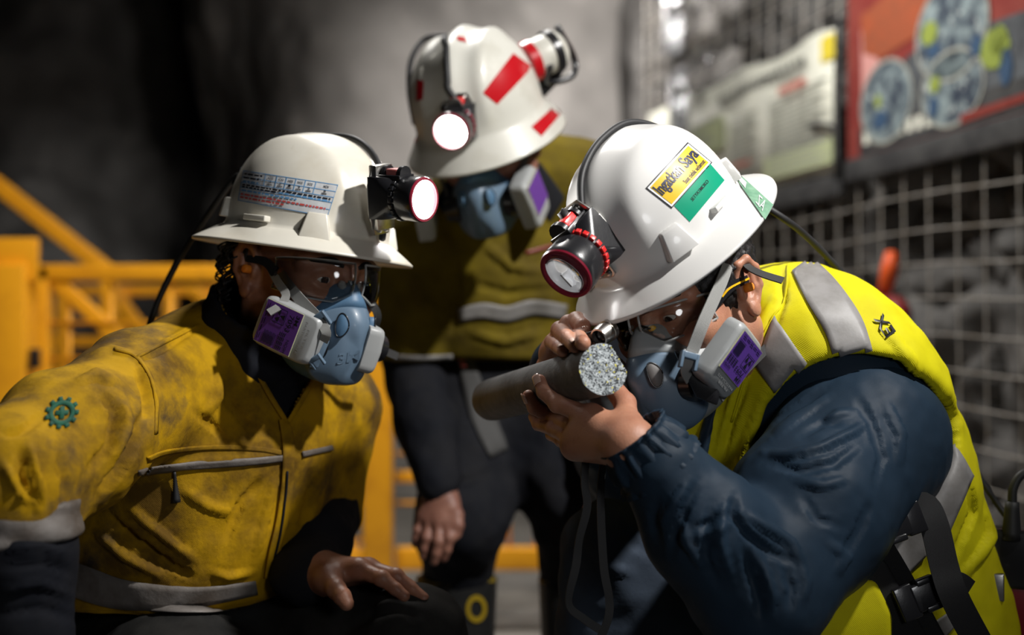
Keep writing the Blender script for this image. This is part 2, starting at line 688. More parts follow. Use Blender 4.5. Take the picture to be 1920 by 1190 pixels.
# ------------------------------------------------------------------ weld mesh on the right wall, wire by wire
mesh_t = thing('weld_mesh', 'galvanised square weld mesh pinned over the rock wall', 'wire mesh', Wp(0, 0))
v, f = tube([(0, 0, 0), (.006, 0, .7), (-.004, 0, 1.5), (.005, 0, 2.2), (0, 0, 3.0)], .0030, 6, res=9)
first = None
for i in range(29):
    s = -2.35 + i * .15
    q = Wp(s + random.uniform(-.006, .006), 0, .004) - Wp(0, 0)
    if first is None:
        first = build('wire', v + Wp(0, 0), f, M['wire'], mesh_t); o = first
    else:
        o = first.copy(); COL.objects.link(o); o.parent = mesh_t
    o.location = q.tolist()
pts = [WE * t + np.array((0, 0, .008 * math.sin(t * 4))) for t in np.linspace(-2.4, 1.9, 14)]
v, f = tube(pts, .0030, 6)
first = None
for i in range(29):
    q = np.array((0, 0, .05 + i * .1 + random.uniform(-.006, .006))) + WN * .010
    if first is None:
        first = build('wire', v + Wp(0, 0), f, M['wire'], mesh_t); o = first
    else:
        o = first.copy(); COL.objects.link(o); o.parent = mesh_t
    o.location = q.tolist()

# ------------------------------------------------------------------ posters on the mesh
M['paper'] = mat('poster_paper', (.72, .72, .62), .5, col2=(.60, .60, .53), nscale=5, coat=.25)
M['ink'] = mat('poster_ink', (.06, .06, .055), .6)
M['ink_grey'] = mat('poster_grey', (.30, .31, .27), .6)
M['ink_red'] = mat('poster_red_text', (.48, .10, .07), .6)
M['ink_green'] = mat('poster_pale_green', (.42, .46, .27), .6)
M['ink_yel'] = mat('poster_yellow', (.65, .52, .04), .6)
M['pred'] = mat('poster_red', (.17, .022, .020), .45, col2=(.22, .045, .035), nscale=6, coat=.3)
M['porange'] = mat('poster_orange', (.23, .065, .032), .45, col2=(.30, .07, .03), nscale=18)
M['pdark'] = mat('poster_dark', (.045, .047, .052), .5, col2=(.10, .11, .12), nscale=9, coat=.2)
M['pphoto'] = mat('poster_photo', (.20, .25, .26), .5, col2=(.03, .04, .06), nscale=14, nlo=.42, nhi=.58, col3=(.42, .46, .44), n3=22, lo3=.6, hi3=.66)
M['pring'] = mat('poster_ring', (.28, .285, .25), .5)
M['plime'] = mat('poster_lime', (.22, .27, .05), .5)
M['pblue'] = mat('poster_blue', (.035, .07, .13), .5)
M['batten'] = mat('batten', (.03, .03, .032), .5, col2=(.06, .06, .06), nscale=10)


def wall_quad(mb, s0, s1, z0, z1, off):
    mb.add([Wp(s0, z0, off), Wp(s1, z0, off), Wp(s1, z1, off), Wp(s0, z1, off)], [(0, 1, 2, 3)])


def wall_poly(mb, pix, off):
    pts = [Wp(*Wpix(x, y, off), off) for x, y in pix]
    mb.add(pts, [tuple(range(len(pts)))])


def wall_disc(mb, px, py, rs, rz, off, r_in=0.0, n=36):
    s, z = Wpix(px, py, off)
    o = [Wp(s + rs * math.cos(a), z + rz * math.sin(a), off) for a in np.linspace(0, 2 * math.pi, n, endpoint=False)]
    if r_in <= 0:
        mb.add(o, [tuple(range(n))])
    else:
        i = [Wp(s + (rs - r_in) * math.cos(a), z + (rz - r_in) * math.sin(a), off) for a in np.linspace(0, 2 * math.pi, n, endpoint=False)]
        mb.add(o + i, [(k, (k + 1) % n, n + (k + 1) % n, n + k) for k in range(n)])


# white information poster
po = thing('poster', 'pale printed notice with text columns hung on the mesh wall', 'poster', Wp(-1.0, 1.48, .03))
nu = 24
top = []; bot = []
for k in range(nu + 1):
    s = -2.2 + 2.17 * k / nu
    off = .03 + .012 * math.sin(k * .9)
    top.append(Wp(s, 1.96 - .012 * math.sin(k * .8) + .05 * (1 - k / nu), off)); bot.append(Wp(s, 1.485 + .004 * math.sin(k), off))
back = [q - WN * .004 for q in top + bot]
n1 = nu + 1
vv = np.array(top + bot + back)
ff = [(k, k + 1, n1 + k + 1, n1 + k) for k in range(nu)] + [(2 * n1 + k + 1, 2 * n1 + k, 3 * n1 + k, 3 * n1 + k + 1) for k in range(nu)]
ff += [(k, 2 * n1 + k, 2 * n1 + k + 1, k + 1) for k in range(nu)] + [(n1 + k + 1, 3 * n1 + k + 1, 3 * n1 + k, n1 + k) for k in range(nu)]
build('sheet', vv, ff, M['paper'], po)
mb = MB()
for s in np.arange(-1.15, -.32, .055):
    wall_quad(mb, s, s + .04, 1.885, 1.915, .046)
mb.build('heading', M['ink'], po, False)
mb = MB()
for k in range(17):
    z = 1.80 - k * .017
    wall_quad(mb, -.62, -.10 - .05 * ((k * 7) % 3), z, z + .007, .046)
for k in range(15):
    z = 1.79 - k * .018
    wall_quad(mb, -1.02, -.72 - .03 * ((k * 5) % 3), z, z + .007, .046)
for k in range(9):
    z = 1.83 - k * .03
    wall_quad(mb, -1.75, -1.2 - .08 * ((k * 5) % 3), z, z + .012, .046)
mb.build('text_lines', M['ink_grey'], po, False)
for q in ((-.52, -.28, 1.815, 1.84, .0465), (-1.45, -1.2, 1.64, 1.67, .0465), (-1.7, -1.62, 1.72, 1.78, .0465), (-1.0, -.8, 1.60, 1.615, .0465)):
    mb = MB(); wall_quad(mb, *q); mb.build('red_text', M['ink_red'], po, False)
for q in ((-.66, -.06, 1.515, 1.60, .0455), (-1.5, -1.1, 1.70, 1.84, .0455)):
    mb = MB(); wall_quad(mb, *q); mb.build('green_panel', M['ink_green'], po, False)
mb = MB(); wall_quad(mb, -.15, -.045, 1.86, 1.945, .046)
mb.build('warning_square', M['ink_yel'], po, False)
mb = MB(); a, b = Wpix(1575, 66, .047); wall_quad(mb, a - .012, a + .012, b - .025, b + .025, .047)
mb.build('warning_mark', M['ink'], po, False)
v, f = box((Wp(-2.2, 1.44, .03) + Wp(-.03, 1.44, .03)) / 2, (1.09, .012, .038), np.stack([WE, WN, (0, 0, 1)], 1), .006)
tag(build('batten', v, f, M['batten']), 'black batten under the pale notice', 'batten')

# red photo poster
pr = thing('poster', 'red poster with round photographs of workers, right of the pale notice', 'poster', Wp(.6, 1.5, .03))
v, f = box(Wp(.80, 1.93, .03), (.77, .004, .42), np.stack([WE, WN, (0, 0, 1)], 1))
build('sheet', v, f, M['pred'], pr, False)
mb = MB(); wall_poly(mb, [(1625, 175), (1720, 90), (1920, 20), (1990, 20), (1990, 140), (1760, 232), (1655, 268)], .036)
mb.build('dark_field', M['pdark'], pr, False)
mb = MB(); wall_poly(mb, [(1614, 30), (1700, -40), (1760, -60), (1760, 40), (1650, 110), (1618, 100)], .037)
mb.build('orange_heading', M['porange'], pr, False)
mb = MB(); wall_poly(mb, [(1614, 55), (1622, 62), (1690, 200), (1640, 215), (1616, 190)], .0365)
mb.build('pink_panel', mat('poster_pink', (.5, .24, .22), .5), pr, False)
for (px, py, rs, rz) in ((1660, 190, .165, .125), (1783, 165, .165, .105), (1782, 55, .19, .14)):
    mb = MB(); wall_disc(mb, px, py, rs, rz, .038); mb.build('round_photo', M['pphoto'], pr, False)
    mb = MB(); wall_disc(mb, px, py, rs + .004, rz + .004, .039, .010); mb.build('ring', M['pring'], pr, False)
for (px, py, a, b) in ((1646, 190, .022, .022), (1752, 158, .030, .024), (1742, 62, .045, .035), (1865, 90, .07, .055), (1872, 75, .04, .04)):
    mb = MB(); wall_disc(mb, px, py, a, b, .040, n=9); mb.build('lime_vest', M['plime'], pr, False)
for (px, py, a, b) in ((1885, 125, .03, .05), (1750, 200, .03, .03), (1750, 95, .04, .02), (1650, 225, .05, .03), (1830, 85, .03, .03)):
    mb = MB(); wall_disc(mb, px, py, a, b, .040, n=9); mb.build('blue_figure', M['pblue'], pr, False)
mb = MB(); wall_poly(mb, [(1800, 215), (1990, 150), (1990, 166), (1800, 232)], .040)
mb.build('red_line', M['pred'], pr, False)
mb = MB()
s0 = Wpix(1612, 300, .036)[0]
wall_quad(mb, s0, 1.56, 1.515, 1.60, .0365)
mb.build('footer', M['batten'], pr, False)
for k in range(9):
    mb = MB(); wall_quad(mb, s0 + .03 + k * .055, s0 + .065 + k * .055, 1.545, 1.585, .0375); mb.build('footer_letter', M['paper'], pr, False)
v, f = box((Wp(.02, 1.475, .03) + Wp(1.6, 1.475, .03)) / 2, (.79, .012, .036), np.stack([WE, WN, (0, 0, 1)], 1), .006)
tag(build('batten', v, f, M['batten']), 'black batten under the red poster', 'batten')
mb = MB(); mb.add(*tube([Wp(.0, 1.98, .05), Wp(-.005, 1.72, .055), Wp(.01, 1.45, .06)], .012, 8, res=8)); mb.add(*tube([Wp(-.22, 1.66, .06), Wp(-.1, 1.645, .065), Wp(0, 1.62, .06)], .008, 8, res=8))
tag(mb.build('cable', M['black_matt']), 'black cable hanging between the two posters', 'cable')

# zinc brackets with bolts high on the wall
RW = np.stack([WE, WN, (0, 0, 1)], 1)
for k, (px, py, lab) in enumerate(((1300, 175, 'lower shiny zinc bracket with bolts beside the pale notice'), (1290, 22, 'upper shiny zinc bracket with bolts at the frame top'))):
    s, z = Wpix(px, py, .05)
    br = thing('wall_bracket', lab, 'bracket', Wp(s, z, 0), 'zinc brackets on the wall')
    mb = MB()
    mb.add(*box(Wp(s - .13, z - .03, .05), (.06, .006, .13), RW, .003)); mb.add(*box(Wp(s - .185, z - .03, .075), (.006, .03, .13), RW, .003))
    mb.build('channel', M['zinc'], br, 30)
    Rr = frame(WE * .9 + np.array((0, 0, .10)), WN)
    mb = MB(); mb.add(*box(Wp(s + .06, z + .09, .07), (.20, .03, .006), Rr, .003)); mb.add(*box(Wp(s + .06, z + .12, .08), (.20, .006, .04), Rr, .003))
    mb.build('arm', M['zinc'], br, 30)
    for (a, b) in ((-.13, .04), (.2, .14), (.13, -.02)):
        v, f = lathe(Wp(s + a, z + b, .055), WN, [(0, .03), (.012, .03), (.014, .02), (.034, .018), (.042, .010)], 6)
        build('bolt', v, f, M['zinc'], br, False)

# orange hook hanging on the mesh behind the right-hand worker
hk = thing('tag_hook', 'orange and dark red hook tied to the mesh behind the vest', 'hook', Wp(*Wpix(1665, 560, .05), .05))
def WPX(px, py, off): return Wp(*Wpix(px, py, off), off)
mb = MB(); mb.add(*tube([WPX(1671, 474, .06), WPX(1668, 505, .07), WPX(1660, 545, .07)], [.018, .026, .02], 10, res=8))
mb.build('tip', mat('hook_orange', (.75, .10, .015), .5), hk)
mb = MB(); mb.add(*tube([WPX(1660, 540, .07), WPX(1640, 565, .07), WPX(1636, 578, .07), WPX(1680, 580, .07), WPX(1690, 620, .06)], [.018, .022, .03, .04, .03], 10, res=16))
mb.build('handle', mat('hook_red', (.20, .02, .02), .5), hk)

# ------------------------------------------------------------------ yellow barrier
def bar(mb, a, b, w_, t_, bev=.004):
    a = np.asarray(a); b = np.asarray(b)
    x = nrm(b - a)
    y = np.array((0, 1.0, 0)) if abs(x[1]) < .9 else np.array((0, 0, 1.0))
    R = frame(x, y)
    mb.add(*box((a + b) / 2, (np.linalg.norm(b - a) / 2, w_ / 2, t_ / 2), R, bev))


def rail(name, a, b, w_, t_, parent, m='fence'):
    mb = MB(); bar(mb, a, b, w_, t_)
    return mb.build(name, M[m], parent, 35)


def wires(parent, xs, ys, x0, x1, y0, y1, d, r=.006):
    for x in xs:
        v, f = tube([P(x, y0, d), P(x, y1, d)], r, 8); build('wire', v, f, M['fence'], parent)
    for y in ys:
        v, f = tube([P(x0, y, d - .012), P(x1, y, d - .012)], r, 8); build('wire', v, f, M['fence'], parent)


DF = 4.0
g = thing('barrier_gate', 'yellow steel gate panel with wire infill behind the left worker', 'gate', P(400, 1190, DF))
rail('stile', P(78, 500, DF), P(78, 1190, DF), .058, .05, g)
rail('top_rail', P(62, 511, DF), P(735, 511, DF), .05, .05, g)
rail('brace', P(100, 520, DF), P(420, 815, DF + .02), .045, .035, g)
rail('stile', P(709, 497, DF - .01), P(709, 1075, DF - .01), .09, .06, g)
rail('bottom_rail', P(60, 1046, DF), P(735, 1046, DF), .06, .05, g)
rail('corner_brace', P(560, 960, DF), P(700, 1062, DF), .045, .035, g)
wires(g, [657, 545, 433, 321, 209, 130], [605, 672, 740, 808, 877, 943, 1012], 90, 690, 515, 1040, DF)
g = thing('barrier_gate', 'yellow steel gate panel with wire infill between the two pairs of legs', 'gate', P(900, 1190, DF + .05))
rail('bottom_rail', P(742, 1046, DF + .05), P(1075, 1046, DF + .05), .07, .05, g)
rail('stile', P(1100, 500, DF + .05), P(1100, 1075, DF + .05), .06, .05, g)
rail('top_rail', P(742, 511, DF + .05), P(1100, 511, DF + .05), .05, .05, g)
rail('middle_rail', P(742, 893, DF + .06), P(1100, 893, DF + .06), .035, .03, g)
wires(g, [790, 850, 905, 955, 1005, 1055], [672, 740, 808, 850, 943], 742, 1098, 515, 1040, DF + .05)
g = thing('barrier_post', 'thick yellow gate post with a flat cap at the left edge', 'post', P(20, 1190, 3.85))
rail('post', P(22, 496, 3.85), P(22, 1240, 3.85), .115, .10, g)
rail('cap', P(-50, 487, 3.84), P(72, 487, 3.84), .13, .028, g)
mb = MB(); mb.add(*box(P(66, 672, 3.82), (.012, .02, .03), None, .004)); mb.build('latch', M['black'], g, 30)
g = thing('stair_rail', 'long sloping yellow handrail in the dark at the left edge', 'handrail', P(0, 1190, 4.6))
rail('handrail', P(-90, 280, 4.6), P(215, 518, 4.6), .055, .05, g)
rail('post', P(205, 505, 4.6), P(205, 1120, 4.6), .05, .05, g)
g = thing('far_barrier', 'far yellow barrier with crossed bars seen through the gate', 'barrier', P(280, 1000, 5.3))
for x in (120, 230, 320, 410, 520): rail('post', P(x, 535, 5.3), P(x, 1052, 5.3), .05, .05, g)
for y, t_ in ((545, .05), (640, .07), (690, .035), (742, .045), (802, .045)): rail('rail', P(90, y, 5.32), P(640, y, 5.32), .04, t_, g)
rail('brace', P(200, 530, 5.27), P(320, 690, 5.27), .05, .04, g)
rail('brace', P(360, 540, 5.27), P(470, 640, 5.27), .05, .04, g)
# ------------------------------------------------------------------ hard hats and cap lamps
def cam_ray(px, py):
    return Vector(((px - 960) / FPX, 1.0, -(py - 595) / FPX)).normalized()


def pixdrape(uv, quad, tree, off):
    """lay unit-square points on a surface inside the four given picture corners"""
    q = np.asarray(quad, float)
    c = Vector((0, 0, CAMZ))
    out = []
    for u, v in np.asarray(uv, float):
        p = q[0] * (1 - u) * (1 - v) + q[1] * u * (1 - v) + q[2] * u * v + q[3] * (1 - u) * v
        r = cam_ray(p[0], p[1])
        h = tree.ray_cast(c, r, 10)
        if h[0] is None:
            h = tree.find_nearest(c + r * 1.6)
        n = h[1] if h[1].dot(r) < 0 else -h[1]
        out.append(np.array(h[0]) + np.array(n) * off)
    return np.array(out)


def unit_grid(u0, u1, v0, v1, nx=8, ny=6):
    v, f = grid2(1, 1, nx, ny)
    v = v + .5
    return np.stack([u0 + (u1 - u0) * v[:, 0], v0 + (v1 - v0) * v[:, 1]], 1), f


def pdecal(name, rects, quad, tree, off, m, parent, nx=8, ny=6):
    mb = MB()
    for r in rects:
        v, f = unit_grid(*r, nx, ny)
        mb.add(pixdrape(v, quad, tree, off), f)
    return mb.build(name, m, parent)


def ptext(name, s, u0, u1, vc, h, quad, tree, off, m, parent, bold=0.0):
    v, f = text2(s, 1.0, bold)
    v = v - [(v[:, 0].min() + v[:, 0].max()) / 2, (v[:, 1].min() + v[:, 1].max()) / 2]
    v[:, 0] *= (u1 - u0) / (v[:, 0].max() - v[:, 0].min()); v[:, 1] *= h / (v[:, 1].max() - v[:, 1].min())
    v[:, 0] += (u0 + u1) / 2; v[:, 1] += vc
    return build(name, pixdrape(v, quad, tree, off), f, m, parent, False)


def hat_shell(O, R, a=.124, b=.104, H=.150, bf=.170, bb=.160, bs=.140, droop=.022, ridge_amp=.005, n=112, up_back=0.0, flare=1.15, crown_n=2.35):
    rows = []
    th = np.linspace(0, 2 * math.pi, n, endpoint=False)
    c, s = np.cos(th), np.sin(th)
    ao = np.where(c > 0, bf, bb)
    K = 22

    def crown(phi, inset):
        e = 2 / crown_n
        rr = math.sin(phi) ** e; z = (H - inset) * max(math.cos(phi), 0) ** e
        x = (a - inset) * rr * c; y = (b - inset) * rr * s
        q = np.stack([x, y, np.full(n, z)], 1)
        k = ridge_amp * (np.exp(-(y / .017) ** 2) + .75 * np.exp(-((np.abs(y) - .052) / .013) ** 2)) * min(1, z / (H * .45)) * (np.clip((x + .10) / .06, 0, 1))
        d = q / (np.linalg.norm(q, axis=1)[:, None] + 1e-9)
        return q + d * k[:, None]
    for i in range(K + 1):
        rows.append(crown(max(.02, i / K * math.pi / 2), 0))
    base = rows[-1]
    for t in (.06, .14, .25, .4, .55, .7, .85, .95, 1.0):
        x = base[:, 0] * (1 - t) + ao * c * t
        y = base[:, 1] * (1 - t) + bs * s * t
        z = -.004 * min(t / .06, 1) - droop * t ** flare + up_back * t * np.clip(-c, 0, 1) ** 2
        rows.append(np.stack([x, y, z], 1))
    lip = rows[-1].copy(); lip[:, 2] -= .0035
    rows.append(lip)
    for t in (.92, .7, .45, .2, .0):
        x = base[:, 0] * .965 * (1 - t) + ao * c * t * .985
        y = base[:, 1] * .965 * (1 - t) + bs * s * t * .985
        z = -.0075 - droop * t ** flare + up_back * t * np.clip(-c, 0, 1) ** 2
        rows.append(np.stack([x, y, z], 1))
    for i in range(K, -1, -2):
        rows.append(crown(max(.02, i / K * math.pi / 2), .0045))
    m = len(rows)
    v = np.concatenate(rows)
    f = []
    for i in range(m - 1):
        for k in range(n):
            k2 = (k + 1) % n
            f.append((i * n + k, i * n + n * 1 + k, i * n + n + k2, i * n + k2))
    f.append(tuple(range(n)))
    f.append(tuple(range((m - 1) * n + n - 1, (m - 1) * n - 1, -1)))
    return v @ R.T + O, f


def L2W(O, R, q):
    return np.asarray(O) + np.asarray(q, float) @ R.T


def boss(O, R, th, z0, w_, h_, d_, a, b, bev=.002, taper=.6):
    """trapezoid accessory slot on the crown wall at angle th"""
    cx, cy = a * math.cos(th), b * math.sin(th)
    nn = nrm((math.cos(th) / a, math.sin(th) / b, 0))
    t = np.array((-nn[1], nn[0], 0))
    c = np.array((cx, cy, z0))
    pts = []
    for (wz, ww, dd) in ((0, w_ / 2, d_), (h_, w_ / 2 * taper, d_ * .55)):
        for sg in (-1, 1):
            pts.append(c + t * sg * ww + np.array((0, 0, wz)) - nn * .01)
            pts.append(c + t * sg * ww * .9 + np.array((0, 0, wz)) + nn * dd)
    v, f = hull(pts, bev)
    return L2W(O, R, v), f


def cap_lamp(label, C, axis, up, lit, mount=.02, bright=14, sw=True, power=0, spot=50, hl=.075, beam_to=None, group='cap lamps', s=1.0, notch='red_plastic', switch='red_plastic'):
    """lamp head: C is the centre of the lens"""
    t = thing('cap_lamp', label, 'lamp', C, group)
    R = frame(axis, up)
    X, Y, Z = R[:, 0], R[:, 1], R[:, 2]
    W = lambda x, y, z: C + (X * x + Y * y + Z * z) * s
    sp = lambda pr: [(a * s, b * s) for a, b in pr]
    v, f = lathe(C, axis, sp([(-.036, .0305), (-.030, .0335), (-.006, .0345), (-.001, .0345), (.0015, .0335)]), 48, up)
    build('bezel', v, f[:-2] + [f[-2]], M['black'], t, 30)
    v, f = lathe(C, axis, sp([(.0005, .0340), (.0028, .0330), (.0028, .0295), (-.004, .0285)]), 48, up)
    build('front_ring', v, f[:-2], M['bezel_red'], t, 30)
    if lit:
        v, f = lathe(C, axis, sp([(-.004, .0287), (-.0015, .027), (.0, .018), (.0006, .002)]), 40, up)
        build('lens', v, f, M['lens_on'], t)
    else:
        v, f = lathe(C, axis, sp([(-.003, .0285), (-.012, .024), (-.020, .015), (-.022, .008), (-.022, .001)]), 40, up)
        build('reflector', v, f[:-2] + [f[-1]], M['reflector'], t)
        for k in range(3):
            a = k * 2.094 + .5
            v, f = lathe(W(-.019, .012 * math.cos(a), .012 * math.sin(a)), axis, sp([(0, .0075), (.006, .0075), (.010, .006), (.013, .002)]), 14, up)
            build('led', v, f, M['lens_faint_glow'], t, 40)
            v, f = box(W(-.013, .017 * math.cos(a + 1.05), .017 * math.sin(a + 1.05)), (.006 * s, .0012 * s, .009 * s), R @ np.array([[1, 0, 0], [0, math.cos(a + 1.05), -math.sin(a + 1.05)], [0, math.sin(a + 1.05), math.cos(a + 1.05)]]) if False else R)
            build('rib', v, f, M['chrome'], t, False)
        v, f = lathe(C, axis, sp([(-.0028, .0287), (-.0012, .0287), (-.0006, .02), (-.0004, .002)]), 40, up)
        build('lens', v, f, M['lens_clear'], t)
    mb = MB()
    for k in range(22):
        a = 2 * math.pi * k / 22
        n_ = Y * math.cos(a) + Z * math.sin(a)
        mb.add(*box(C + (X * -.0385 + n_ * .0325) * s, (.0032 * s, .0034 * s, .0022 * s), np.stack([X, np.cross(n_, X), n_], 1), .0006))
    mb.build('notched_ring', M[notch], t, 35)
    # tapering housing
    pts = [W(-.036, .0305 * math.cos(a), .0305 * math.sin(a)) for a in np.linspace(0, 2 * math.pi, 24, endpoint=False)]
    for y in (-.029, .029):
        for z in (-.031, .033):
            pts.append(W(-hl * .72, y, z)); pts.append(W(-hl, y, z))
    v, f = hull(pts, .0)
    build('housing', v, f, M['black'], t, 35)
    if sw:
        v, f = box(W(-.052, 0, .0375), (.012 * s, .0115 * s, .0075 * s), R, .003 * s)
        build('switch', v, f, M[switch], t, 35)
        for x in (-.0365, -.0685):
            v, f = lathe(W(x, 0, .036), X, sp([(-.0035, .0135), (.0035, .0135)]), 14, up)
            build('switch_guard', v, f, M['black'], t, 35)
        v, f = box(W(-.052, 0, .0325), (.021 * s, .0175 * s, .0035 * s), R, .001)
        build('switch_base', v, f, M['black'], t, 35)
    # mounting bracket behind
    mb = MB()
    v, f = hull([W(-hl - e, y, z) for e in (.0, .003) for (y, z) in ((-.016, .05), (.016, .05), (.028, .02), (.028, -.025), (.016, -.058), (-.016, -.058), (-.028, -.025), (-.028, .02))], .001)
    build('bracket', v, f, M['steel'], t, 35)
    for (y, z) in ((0.008, .042), (-.008, -.05), (.008, -.05)):
        v, f = lathe(W(-hl, y, z), axis, [(0, .005 * s), (.004 * s, .0046 * s), (.006 * s, .003 * s)], 12, up)
        build('screw', v, f, M['steel'], t, 40)
    if power:
        lamp('cap_lamp_beam', 'SPOT', (C + X * .006 * s).tolist(), power, (1, .98, .95), (beam_to if beam_to is not None else C + X).tolist() if not isinstance(beam_to, tuple) else beam_to, .026, spot, .7)
    return t, W


def cord(parent, pts, r=.0042, res=40, name='cord'):
    v, f = tube(pts, r, 10, res=res)
    return build(name, v, f, M['black_matt'], parent)


def shell_path(O, R, a, b, H, pts, lift):
    """points given by (x, y) in the hat's own plan, lifted on to the crown"""
    out = []
    for x, y in pts:
        k = (abs(x) / a) ** 2.35 + (abs(y) / b) ** 2.35
        z = H * max(0, 1 - k) ** (1 / 2.35)
        n_ = nrm((x / a ** 2, y / b ** 2, max(z, .01) / H ** 2))
        out.append(np.array((x, y, z)) + n_ * lift)
    return L2W(O, R, np.array(out))


M['lens_clear'] = mat('clear_lens', (1, 1, 1), .02, trans=1.0, ior=1.3)
M['reflector'] = mat('lamp_reflector', (.82, .83, .85), .3, .35, emit=(1, 1, 1), estr=.12)  # slight glow put into the dish so it does not read black
M['red_dim'] = mat('faded_red', (.42, .12, .11), .4)
M['st_yellow'] = mat('sticker_yellow', (.70, .45, .005), .42, coat=.1)
M['st_green'] = mat('sticker_green', (.0, .27, .15), .38, coat=.2)
M['st_white'] = mat('sticker_white', (.80, .80, .80), .35, coat=.2)
M['st_black'] = mat('sticker_black', (.01, .01, .015), .4)
M['st_navy'] = mat('sticker_navy', (.012, .018, .06), .4)
M['st_pale'] = mat('sticker_pale', (.58, .60, .62), .4, col2=(.45, .45, .45), nscale=40)
M['st_blue'] = mat('sticker_blue', (.10, .27, .50), .4)
M['st_red'] = mat('sticker_red', (.50, .08, .07), .4)
M['tape_red'] = mat('tape_red', (.40, .005, .010), .28, coat=.3)
M['band_green'] = mat('band_green', (.12, .27, .17), .7, col2=(.20, .36, .24), nscale=60, weave=.5)

# ---- right-hand worker's hat
HR_O = P(1244, 431, 1.60)
HR_R = frame((-.512, -.633, -.581), (-.545, -.283, .789))
hr = thing('hard_hat', 'clean white full-brim hard hat with yellow and green stickers', 'hard hat', HR_O, 'hard hats')
v, f = hat_shell(HR_O, HR_R, a=.118, b=.099, H=.130, bf=.160, bb=.163, bs=.138, droop=.022, ridge_amp=.005)
build('shell', v, f, M['white_hat'], hr)
HR_T = bvh(v, f)
HR_V = (v, f)
for th, z0, w_, h_, d_ in ((.84, -.002, .044, .034, .015), (2.25, .004, .026, .03, .010), (-.84, -.002, .044, .034, .015)):
    v, f = boss(HR_O, HR_R, th, z0, w_, h_, d_, .118, .099)
    build('accessory_slot', v, f, M['white_hat'], hr, 40)
q = L2W(HR_O, HR_R, np.array([(.024, .1005, .012), (-.004, .1030, .012)]))
v, f = hull([q[0] + HR_R[:, 2] * e + HR_R[:, 1] * k for e in (-.003, .004) for k in (-.01, .006)] + [q[1] + HR_R[:, 2] * e + HR_R[:, 1] * k for e in (-.003, .004) for k in (-.01, .006)], .0015)
build('chin_strap_clip', v, f, M['white_hat'], hr, 40)
QY = [(1259, 391), (1335, 305), (1289, 267), (1210, 353)]          # sticker: bottom-left, bottom-right, top-right, top-left as read
pdecal('sticker_border', [(0, 1, 0, 1)], QY, HR_T, .0006, M['st_black'], hr)
pdecal('sticker_margin', [(.022, .985, .035, .96)], QY, HR_T, .0009, M['st_white'], hr)
pdecal('sticker_face', [(.055, .955, .09, .91)], QY, HR_T, .0012, M['st_yellow'], hr)
ptext('sticker_title', 'Ingatkan Saya', .07, .95, .60, .54, QY, HR_T, .0017, M['st_navy'], hr, .022)
ptext('sticker_line', 'Saat tidak selamat', .46, .93, .24, .15, QY, HR_T, .0017, M['st_navy'], hr, .008)
QG = [(1293, 416), (1358, 338), (1331, 307), (1264, 386)]
pdecal('name_sticker', [(0, 1, 0, 1)], QG, HR_T, .0005, M['st_green'], hr)
ptext('name_lettering', 'SETYATMOKO', .30, .76, .58, .16, QG, HR_T, .001, M['st_black'], hr, .008)
QB = [(1433, 412), (1384, 342), (1384, 326), (1448, 384)]
pdecal('goggle_band', [(0, 1, 0, 1)], QB, HR_T, .0016, M['band_green'], hr, 14, 4)
ptext('band_lettering', 'AZ', .12, .36, .5, .62, QB, HR_T, .0024, M['st_white'], hr, .0)
pdecal('band_badge', [(.74, .96, .25, .8)], QB, HR_T, .0022, M['st_white'], hr, 3, 3)

C = P(1062, 512, 1.475)
lt, W = cap_lamp('black cap lamp with red switch on the clean white hat', C, (-.50, -.62, -.60), (-.62, -.1, .75), False)
bk = W(-.075, 0, 0)
v, f = hull([W(-.078, y, z) for y in (-.02, .02) for z in (-.03, .03)] + [W(-.105, y, z) for y in (-.012, .012) for z in (-.02, .02)], .002)
build('bracket_stem', v, f, M['steel'], lt, 35)
for quad, bolts in (([(1108, 412), (1122, 404), (1126, 428), (1117, 442), (1104, 432)], [(1117, 416)]), ([(1126, 505), (1141, 484), (1158, 508), (1154, 514), (1132, 518)], [(1131, 511), (1146, 507)])):
    pts = [np.array(q) for q in pixdrape([(0, 0), (1, 0), (1, 1), (0, 1)], [quad[0], quad[1], quad[2], quad[-1]], HR_T, .003)] + [np.array(q) for q in pixdrape([(0, 0)], [quad[3]] * 4, HR_T, .003)]
    nv_ = nrm(np.cross(pts[1] - pts[0], pts[3] - pts[0])); nv_ = nv_ if nv_[1] < 0 else -nv_
    v, f = hull(pts + [q + nv_ * .003 for q in pts], .0008); build('bracket_wing', v, f, M['steel'], lt, 35)
    for b_ in bolts:
        c_ = pixdrape([(0, 0)], [b_] * 4, HR_T, .006)[0]
        v, f = lathe(c_, nv_, [(0, .0042), (.003, .0038), (.0042, .002)], 12); build('screw', v, f, M['steel'], lt, 40)
pp = shell_path(HR_O, HR_R, .118, .099, .130, [(.105, .0), (.09, -.004), (.055, -.006), (.0, -.006), (-.06, -.004), (-.105, 0)], .009)
cord(lt, [W(-.06, 0, .034), W(-.062, 0, .05)] + list(pp) + [L2W(HR_O, HR_R, (-.135, .0, .005)), P(1452, 398, 1.66), P(1520, 450, 1.70), P(1600, 535, 1.74), P(1668, 605, 1.77), P(1740, 690, 1.80), P(1800, 830, 1.81), P(1860, 930, 1.80), P(1900, 985, 1.78)], .0046, 140)
v, f = tube([W(-.058, 0, .030), W(-.060, 0, .052)], .0062, 12); build('strain_relief', v, f, M['black_matt'], lt)

